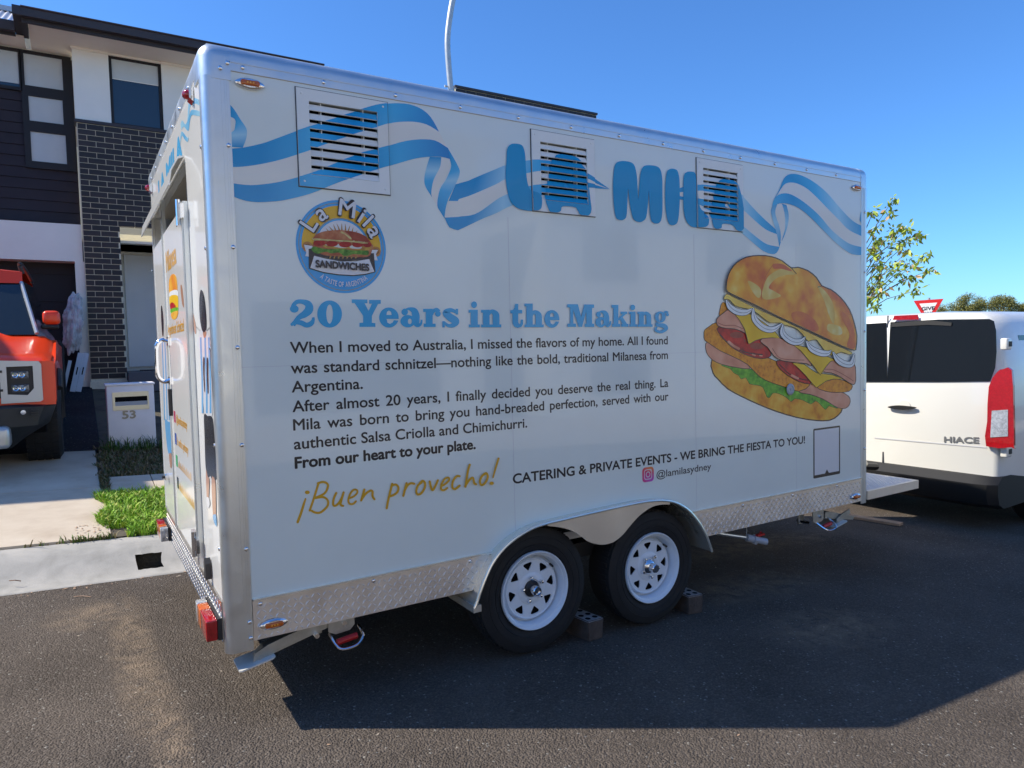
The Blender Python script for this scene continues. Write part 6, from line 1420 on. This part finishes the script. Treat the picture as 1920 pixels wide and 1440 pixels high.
V, T = text_tris('HIACE', .03); mn = min(v[0] for v in V); w0 = max(v[0] for v in V)-mn; a = at(1770, 829, 0, XV-.005); b = at(1836, 831, 0, XV-.005)
mb = MB(); nv = len(V)//8; mb.add([(XV-.0055-.0002*(i//nv), a.y+(b.y-a.y)*(v[0]-mn)/w0, a.z+(b.z-a.z)*(v[0]-mn)/w0+v[1]*.052/.7) for i, v in enumerate(V)], T, mat('badge_chrome', (.30, .30, .29), .3, metal=.6)); mb.build('badge', van, recalc=False)
for (px, py) in ((1886, 645), (1886, 846)):
    p = at(px, py, 0, XV+.05); bevel_box('hinge', (XV-.0, p.y-.03, p.z-.05), (XV+.09, p.y+.025, p.z+.05), .012, VANW, van)
    mb = MB(); mb.box((XV+.03, p.y-.032, p.z-.022), (XV+.088, p.y-.0305, p.z+.022), VBL); mb.build('hinge_gap', van)
# bumper
mb = MB(); S = [(XV-.10, -.02), (XV-.13, .06), (XV-.13, .16), (XV-.05, .225), (XV+.1, .225), (XV+.5, .16), (XV+.5, -.05), (XV-.02, -.06)]
ys = [(-hw-.0, .10), (-hw+.06, .03), (-hw+.2, 0), (hw-.2, 0), (hw-.06, .03), (hw, .10)]
vv = [(x+ins, yc+y, z) for y, ins in ys for x, z in S]; k = len(S)
mb.add(vv, [(i_*k+j, i_*k+(j+1) % k, (i_+1)*k+(j+1) % k, (i_+1)*k+j) for i_ in range(5) for j in range(k)]+[tuple(range(k)), tuple(5*k+j for j in range(k))], VBL); mb.build('bumper', van, smooth=True, angle=30)
for s_, x in ((-1, XV+.95), (1, XV+.95), (-1, XV+4.15), (1, XV+4.15)):
    mb = MB(); mb.lathe([(0, 0), (.18, 0), (.2, .01), (.31, .0), (.335, .03), (.335, .18), (.31, .21), (0, .2)], (x, yc+s_*(hw+.01), gz(x, 1)+.335), (0, -s_, 0), RUBBER, 36); w_ = mb.build('wheel', van, smooth=True)
    mb = MB(); mb.lathe([(0, -.004), (.06, -.006), (.18, .005), (.195, .002)], (x, yc+s_*(hw+.01), gz(x, 1)+.335), (0, -s_, 0), ALU, 28); mb.build('rim', w_, smooth=True)
mb = MB(); mb.box((XV+.5, yc-hw-.004, 1.02), (XV+1.7, yc-hw+.10, 1.45), VGL); mb.v = [(x, y if y > yc-hw+.05 else (yc-hw+.028+(z-1.0)*.12), z) for x, y, z in mb.v]; mb.build('side_window', van)
mb = MB(); mb.box((XV+.2, yc-hw+.1, -.1), (XV+4.9, yc+hw-.1, .0), DARKIN); mb.build('underbody', van)
# ------------------------------------------------------------------ orange pickup
OP = mat('orange_paint', (.92, .055, .006), .3, coat=.35, noise=.02, nscale=2); TGL = mat('pickup_glass', (.015, .02, .022), .04, spec=.7)
TBL = mat('pickup_black_plastic', (.018, .019, .02), .55, noise=.1, nscale=12); SIL = mat('silver_surround', (.50, .52, .53), .3, metal=.55)
YF0 = 5.05; xr_t = at(104, 700, 1, YF0+.1).x; hwt = 1.0; xct = xr_t-hwt
ute = thing('orange_pickup', 'bright orange red pickup truck parked nose out on the driveway, cut by the left edge', 'pickup truck', (xct, 7.6, gz(xct, 7.6)))
def T(px, py, y): p = at(px, py, 1, y); return p.x, p.z
def loft(name, rows, m, parent=ute, smooth=True, ang=40, closed=False):
    mb = MB(); n = len(rows[0]); vv = [p for r_ in rows for p in r_]; mb.add(vv, [(i_*n+j, i_*n+j+1, (i_+1)*n+j+1, (i_+1)*n+j) for i_ in range(len(rows)-1) for j in range(n-1)], m); return mb.build(name, parent, smooth=smooth, angle=ang)
def sym(pts): return pts+[(2*xct-x, y, z) for x, y, z in reversed(pts)]
zhl = T(40, 672, YF0)[1]        # hood leading edge
zhb = T(40, 622, 6.05)[1]       # cowl height
xhe = T(75, 672, YF0)[0]
# hood: power dome with raised shoulders
g_ = gz(-1, 6)
def hoodrow(y, zc_, zs_, xe):
    return [(xct-hwt+.03+0*xe, y, zs_-.05), (xct-hwt+.10, y, zs_), (xct-.62, y, zs_+.012), (xct-.50, y, zc_), (xct, y, zc_+.02), (xct+.50, y, zc_), (xct+.62, y, zs_+.012), (xct+hwt-.10, y, zs_), (xct+hwt-.03, y, zs_-.05)]
rows = [[(x, YF0+.0, zhl-.03) for x, _, _ in hoodrow(0, 0, 0, 0)], hoodrow(YF0+.03, zhl+.01, zhl, 0), hoodrow(YF0+.25, zhl+.075, zhl+.045, 0), hoodrow(YF0+.6, zhl+.135, zhl+.08, 0), hoodrow(6.05, zhb, zhb-.05, 0)]
loft('bonnet', rows, OP)
# front fenders (flared), with wheel arch
def arch_side(sx, name):
    mb = MB(); x0 = xct+sx*hwt; P = [(YF0+.02, zhl-.06), (YF0+.5, zhl+.0), (6.1, zhb-.09), (6.9, zhb-.1), (6.9, g_+.42), (6.15, g_+.42)]
    wy, wz, wr = 5.78, g_+.40, .47
    arc = [(wy+wr*math.cos(R(a)), wz+wr*math.sin(R(a))) for a in range(-5, 150, 12)]
    P = P+arc+[(YF0+.12, zhl-.42), (YF0+.02, zhl-.40)]
    mb.prism(P, 0, x0-sx*.06, x0, OP); w_ = mb.build(name, ute)
    mb = MB(); mb.tube([(x0+sx*.012, y, z) for y, z in arc], .034, TBL, 8); mb.build('wheel_arch_flare', w_, smooth=True); return w_
arch_side(1, 'front_wing'); arch_side(-1, 'front_wing')
LENSD = mat('headlight_glass', (.10, .11, .12), .08, metal=.3, coat=.8, noise=.5, nscale=40)
# grille panel, headlights, bumper
zb1 = T(40, 757, YF0)[1]; zbb = T(30, 845, YF0-.12)[1]
mb = MB(); mb.box((xct-hwt+.04, YF0, zb1-.02), (xct+hwt-.005, YF0+.05, zhl-.032), OP); mb.build('front_panel', ute)
mb = MB(); mb.box((xct-.62, YF0-.03, zb1+.06), (xct+.62, YF0-.001, zhl-.08), TBL)
gr = mb.build('grille', ute)
for i_ in range(3):
    mb = MB(); zz = zb1+.12+i_*.085; mb.box((xct-.60, YF0-.052, zz), (xct+.60, YF0-.031, zz+.022), TBL if i_ != 1 else SIL); mb.build('grille_bar', gr)
za, zb_ = T(0, 683, YF0-.04)[1], T(0, 752, YF0-.04)[1]
for s_ in (1, -1):
    xa = T(78, 700, YF0-.04)[0]; xi = T(12, 700, YF0-.04)[0]; xo = T(62, 700, YF0-.04)[0]
    def mx_(x): return x if s_ > 0 else 2*xct-x
    P = [(xi-.05, T(5, 676, YF0-.04)[1]), (xa-.02, T(70, 677, YF0-.04)[1]), (xa, T(78, 683, YF0-.04)[1]), (xa, T(78, 750, YF0-.04)[1]), (xa-.02, T(70, 753, YF0-.04)[1]), (xi-.05, T(5, 757, YF0-.04)[1])]
    Ho = [(xi, T(12, 740, YF0-.04)[1]), (xo-.05, T(50, 741, YF0-.04)[1]), (xo, T(62, 728, YF0-.04)[1]), (xo, T(62, 686, YF0-.04)[1]), (xi, T(12, 688, YF0-.04)[1])]
    mb = MB(); mb.prism([(mx_(x), z) for x, z in P], 1, YF0-.045, YF0-.0005, SIL, holes=[[(mx_(x), z) for x, z in Ho]]); su = mb.build('headlight', ute)
    mb = MB(); mb.prism([(mx_(x), z) for x, z in Ho], 1, YF0-.012, YF0-.006, BLACKP); mb.build('lamp_housing', su)
    for zz in (T(40, 703, YF0)[1], T(40, 728, YF0)[1]):
        a_, b_ = sorted((mx_(T(20, 700, YF0)[0]), mx_(T(54, 700, YF0)[0]))); bevel_box('lamp_lens', (a_, YF0-.026, zz-.035), (b_, YF0-.0125, zz+.035), .006, LENSD, su)
        for q_ in (.25, .62): mb = MB(); mb.lathe([(.026, 0), (.022, .004), (.010, -.002), (0, .002)], (a_+(b_-a_)*q_, YF0-.0262, zz), (0, -1, 0), CHROME, 18); mb.build('projector', su)
    a_, b_ = sorted((mx_(xa-.06), mx_(xo+.005))); zz = T(70, 733, YF0)[1]; mb = MB(); mb.box((a_, YF0-.0475, zz-.004), (b_, YF0-.0452, zz+.004), BLACKP); mb.build('marker_strip', su)
loft('bumper', [sym([(xct+hwt-.01-i_, YF0+.35, z), (xct+hwt-.015-i_, YF0+.12, z), (xct+hwt-.10-i_, YF0-.06+o_, z), (xct+hwt-.4-i_*.7, YF0-.17+o_, z), (xct+.3, YF0-.20+o_, z)]) for z, o_, i_ in ((zb1-.005, .12, 0), (zb1-.03, .0, 0), (zb1-.20, -.02, .06), (zbb+.10, .06, .24), (zbb, .20, .36))], TBL)
sz0, sz1 = T(8, 842, YF0-.25)[1], T(8, 800, YF0-.25)[1]; xs_ = T(19, 820, YF0-.25)[0]
bevel_box('skid_plate', (xct-(xs_-xct), YF0-.27, sz0), (xs_, YF0-.02, sz1), .04, SIL, ute)
p = at(44, 773, 1, YF0-.14); mb = MB(); mb.lathe([(.022, 0), (.02, .012), (0, .014)], (p.x, YF0-.155, p.z), (0, -1, 0), CLEARL, 14); mb.build('fog_lamp', ute)
mb = MB()
for i_ in range(3): mb.box((at(58, 770, 1, YF0-.12).x, YF0-.14, p.z+.01-i_*.022), (at(72, 770, 1, YF0-.12).x, YF0-.12, p.z+.02-i_*.022), BLACKP)
mb.build('bumper_vent', ute)
# wheels
for s_ in (1, -1):
    for wy in (5.80, 9.2):
        gx_ = xct+s_*(hwt+.02); zz = gz(gx_, wy)+.41; mb = MB(); mb.lathe([(0, .02), (.22, .02), (.23, 0), (.36, .0), (.40, .03), (.41, .06), (.41, .27), (.40, .30), (.22, .32), (0, .3)], (gx_, wy, zz), (-s_, 0, 0), RUBBER, 44)
        for i_ in range(44):
            a_ = 2*math.pi*i_/44; mt = Matrix.Translation((gx_, wy, zz))@Matrix.Rotation(a_, 4, 'X')
            for (u0, u1) in ((.03, .09), (.105, .155), (.17, .22), (.235, .295)):
                mb.box((-s_*u1 if s_ > 0 else u0, -.022, .405), (-s_*u0 if s_ > 0 else u1, .022, .418), RUBBER, mt)
        mb.build('wheel', ute, smooth=True)
# cab: windscreen, pillars, roof, side
yw0, yw1 = 6.05, 6.62
cab = MB()
xw0 = T(66, 622, yw0)[0]; xw1 = T(38, 530, yw1)[0]; zw0 = T(60, 622, yw0)[1]; zw1 = T(20, 531, yw1)[1]; zr_ = T(5, 505, yw1+.1)[1]
loft('windscreen', [[(xct-(xw0-xct), yw0, zw0-.03), (xct, yw0-.08, zw0-.03), (xw0, yw0, zw0-.03)], [(xct-(xw1-xct), yw1, zw1), (xct, yw1-.05, zw1), (xw1, yw1, zw1)]], TGL)
loft('roof', [sym([(xw1+.02, yw1-.01, zw1), (xct+.4, yw1-.045, zw1)]), sym([(xw1+.02, yw1+.03, zr_-.03), (xct+.4, yw1-.0, zr_-.01)]), sym([(xw1+.03, yw1+.3, zr_), (xct+.4, yw1+.3, zr_+.03)]), sym([(xw1+.03, 8.6, zr_-.02), (xct+.4, 8.6, zr_+.01)]), sym([(xw1+.02, 8.75, zw0), (xct+.4, 8.75, zw0)])], OP)
for s_ in (1, -1):
    f_ = lambda x: x if s_ > 0 else 2*xct-x
    mb = MB(); mb.tube([(f_(xw0+.015), yw0-.01, zw0-.02), (f_(xw1+.01), yw1-.01, zw1+.01)], .02, SIL, 8); mb.build('windscreen_trim', ute)
    mb = MB(); mb.face([(f_(xw0+.02), yw0, zw0-.05), (f_(xw1+.03), yw1, zw1+.02), (f_(xw1+.035), 8.6, zr_-.03), (f_(xct+hwt-.06), 8.7, zw0-.05)], TGL); mb.face([(f_(xw0+.02), yw0, zw0-.05), (f_(xct+hwt-.06), 8.7, zw0-.05), (f_(xct+hwt-.005), 8.7, zw0-.12), (f_(xct+hwt-.02), yw0+.05, zw0-.12)], OP); mb.build('side_glass', ute)
    mb = MB(); mb.box((f_(xct+hwt-.03)-.03, 6.9, g_+.42), (f_(xct+hwt-.03)+.03, 9.0, zw0-.12), OP); mb.build('door', ute)
    mb = MB(); mb.tube(crom([(f_(xw1+.02), yw1+.1, zr_-.04), (f_(xw1+.0), yw1+.08, zr_+.05), (f_(xw1+.01), yw1+.2, zr_+.065), (f_(xw1+.02), 8.4, zr_+.06), (f_(xw1+.02), 8.5, zr_)], 4), .022, TBL, 8); mb.build('roof_rail', ute, smooth=True)
    # mirror
    ym = 6.25; ma = at(79, 583, 1, ym); mb_ = at(114, 611, 1, ym); xa_, xb_ = sorted((f_(ma.x), f_(mb_.x)))
    bevel_box('mirror', (xa_, ym-.10, mb_.z+.01), (xb_, ym+.06, ma.z), .045, OP, ute, 4); bevel_box('mirror_base', (xa_-.02 if s_ > 0 else xa_+.02, ym-.08, mb_.z-.035), (xb_-.015, ym+.05, mb_.z+.015), .02, TBL, ute)
mb = MB(); mb.box((xct-hwt+.1, YF0+.15, g_+.3), (xct+hwt-.1, 10.0, g_+.6), DARKIN); mb.box((xct-hwt+.08, YF0+.06, g_+.5), (xct+hwt-.08, 6.9, zhl-.1), DARKIN); mb.build('underbody', ute)
mb = MB(); mb.box((xct-hwt+.05, 8.76, g_+.55), (xct+hwt-.02, 10.9, zw0-.15), OP); mb.build('tray', ute)
mb = MB(); mb.box((xct-.85, yw0+.05, zw0-.3), (xct+.85, 8.6, zw0-.05), DARKIN); mb.build('interior', ute)
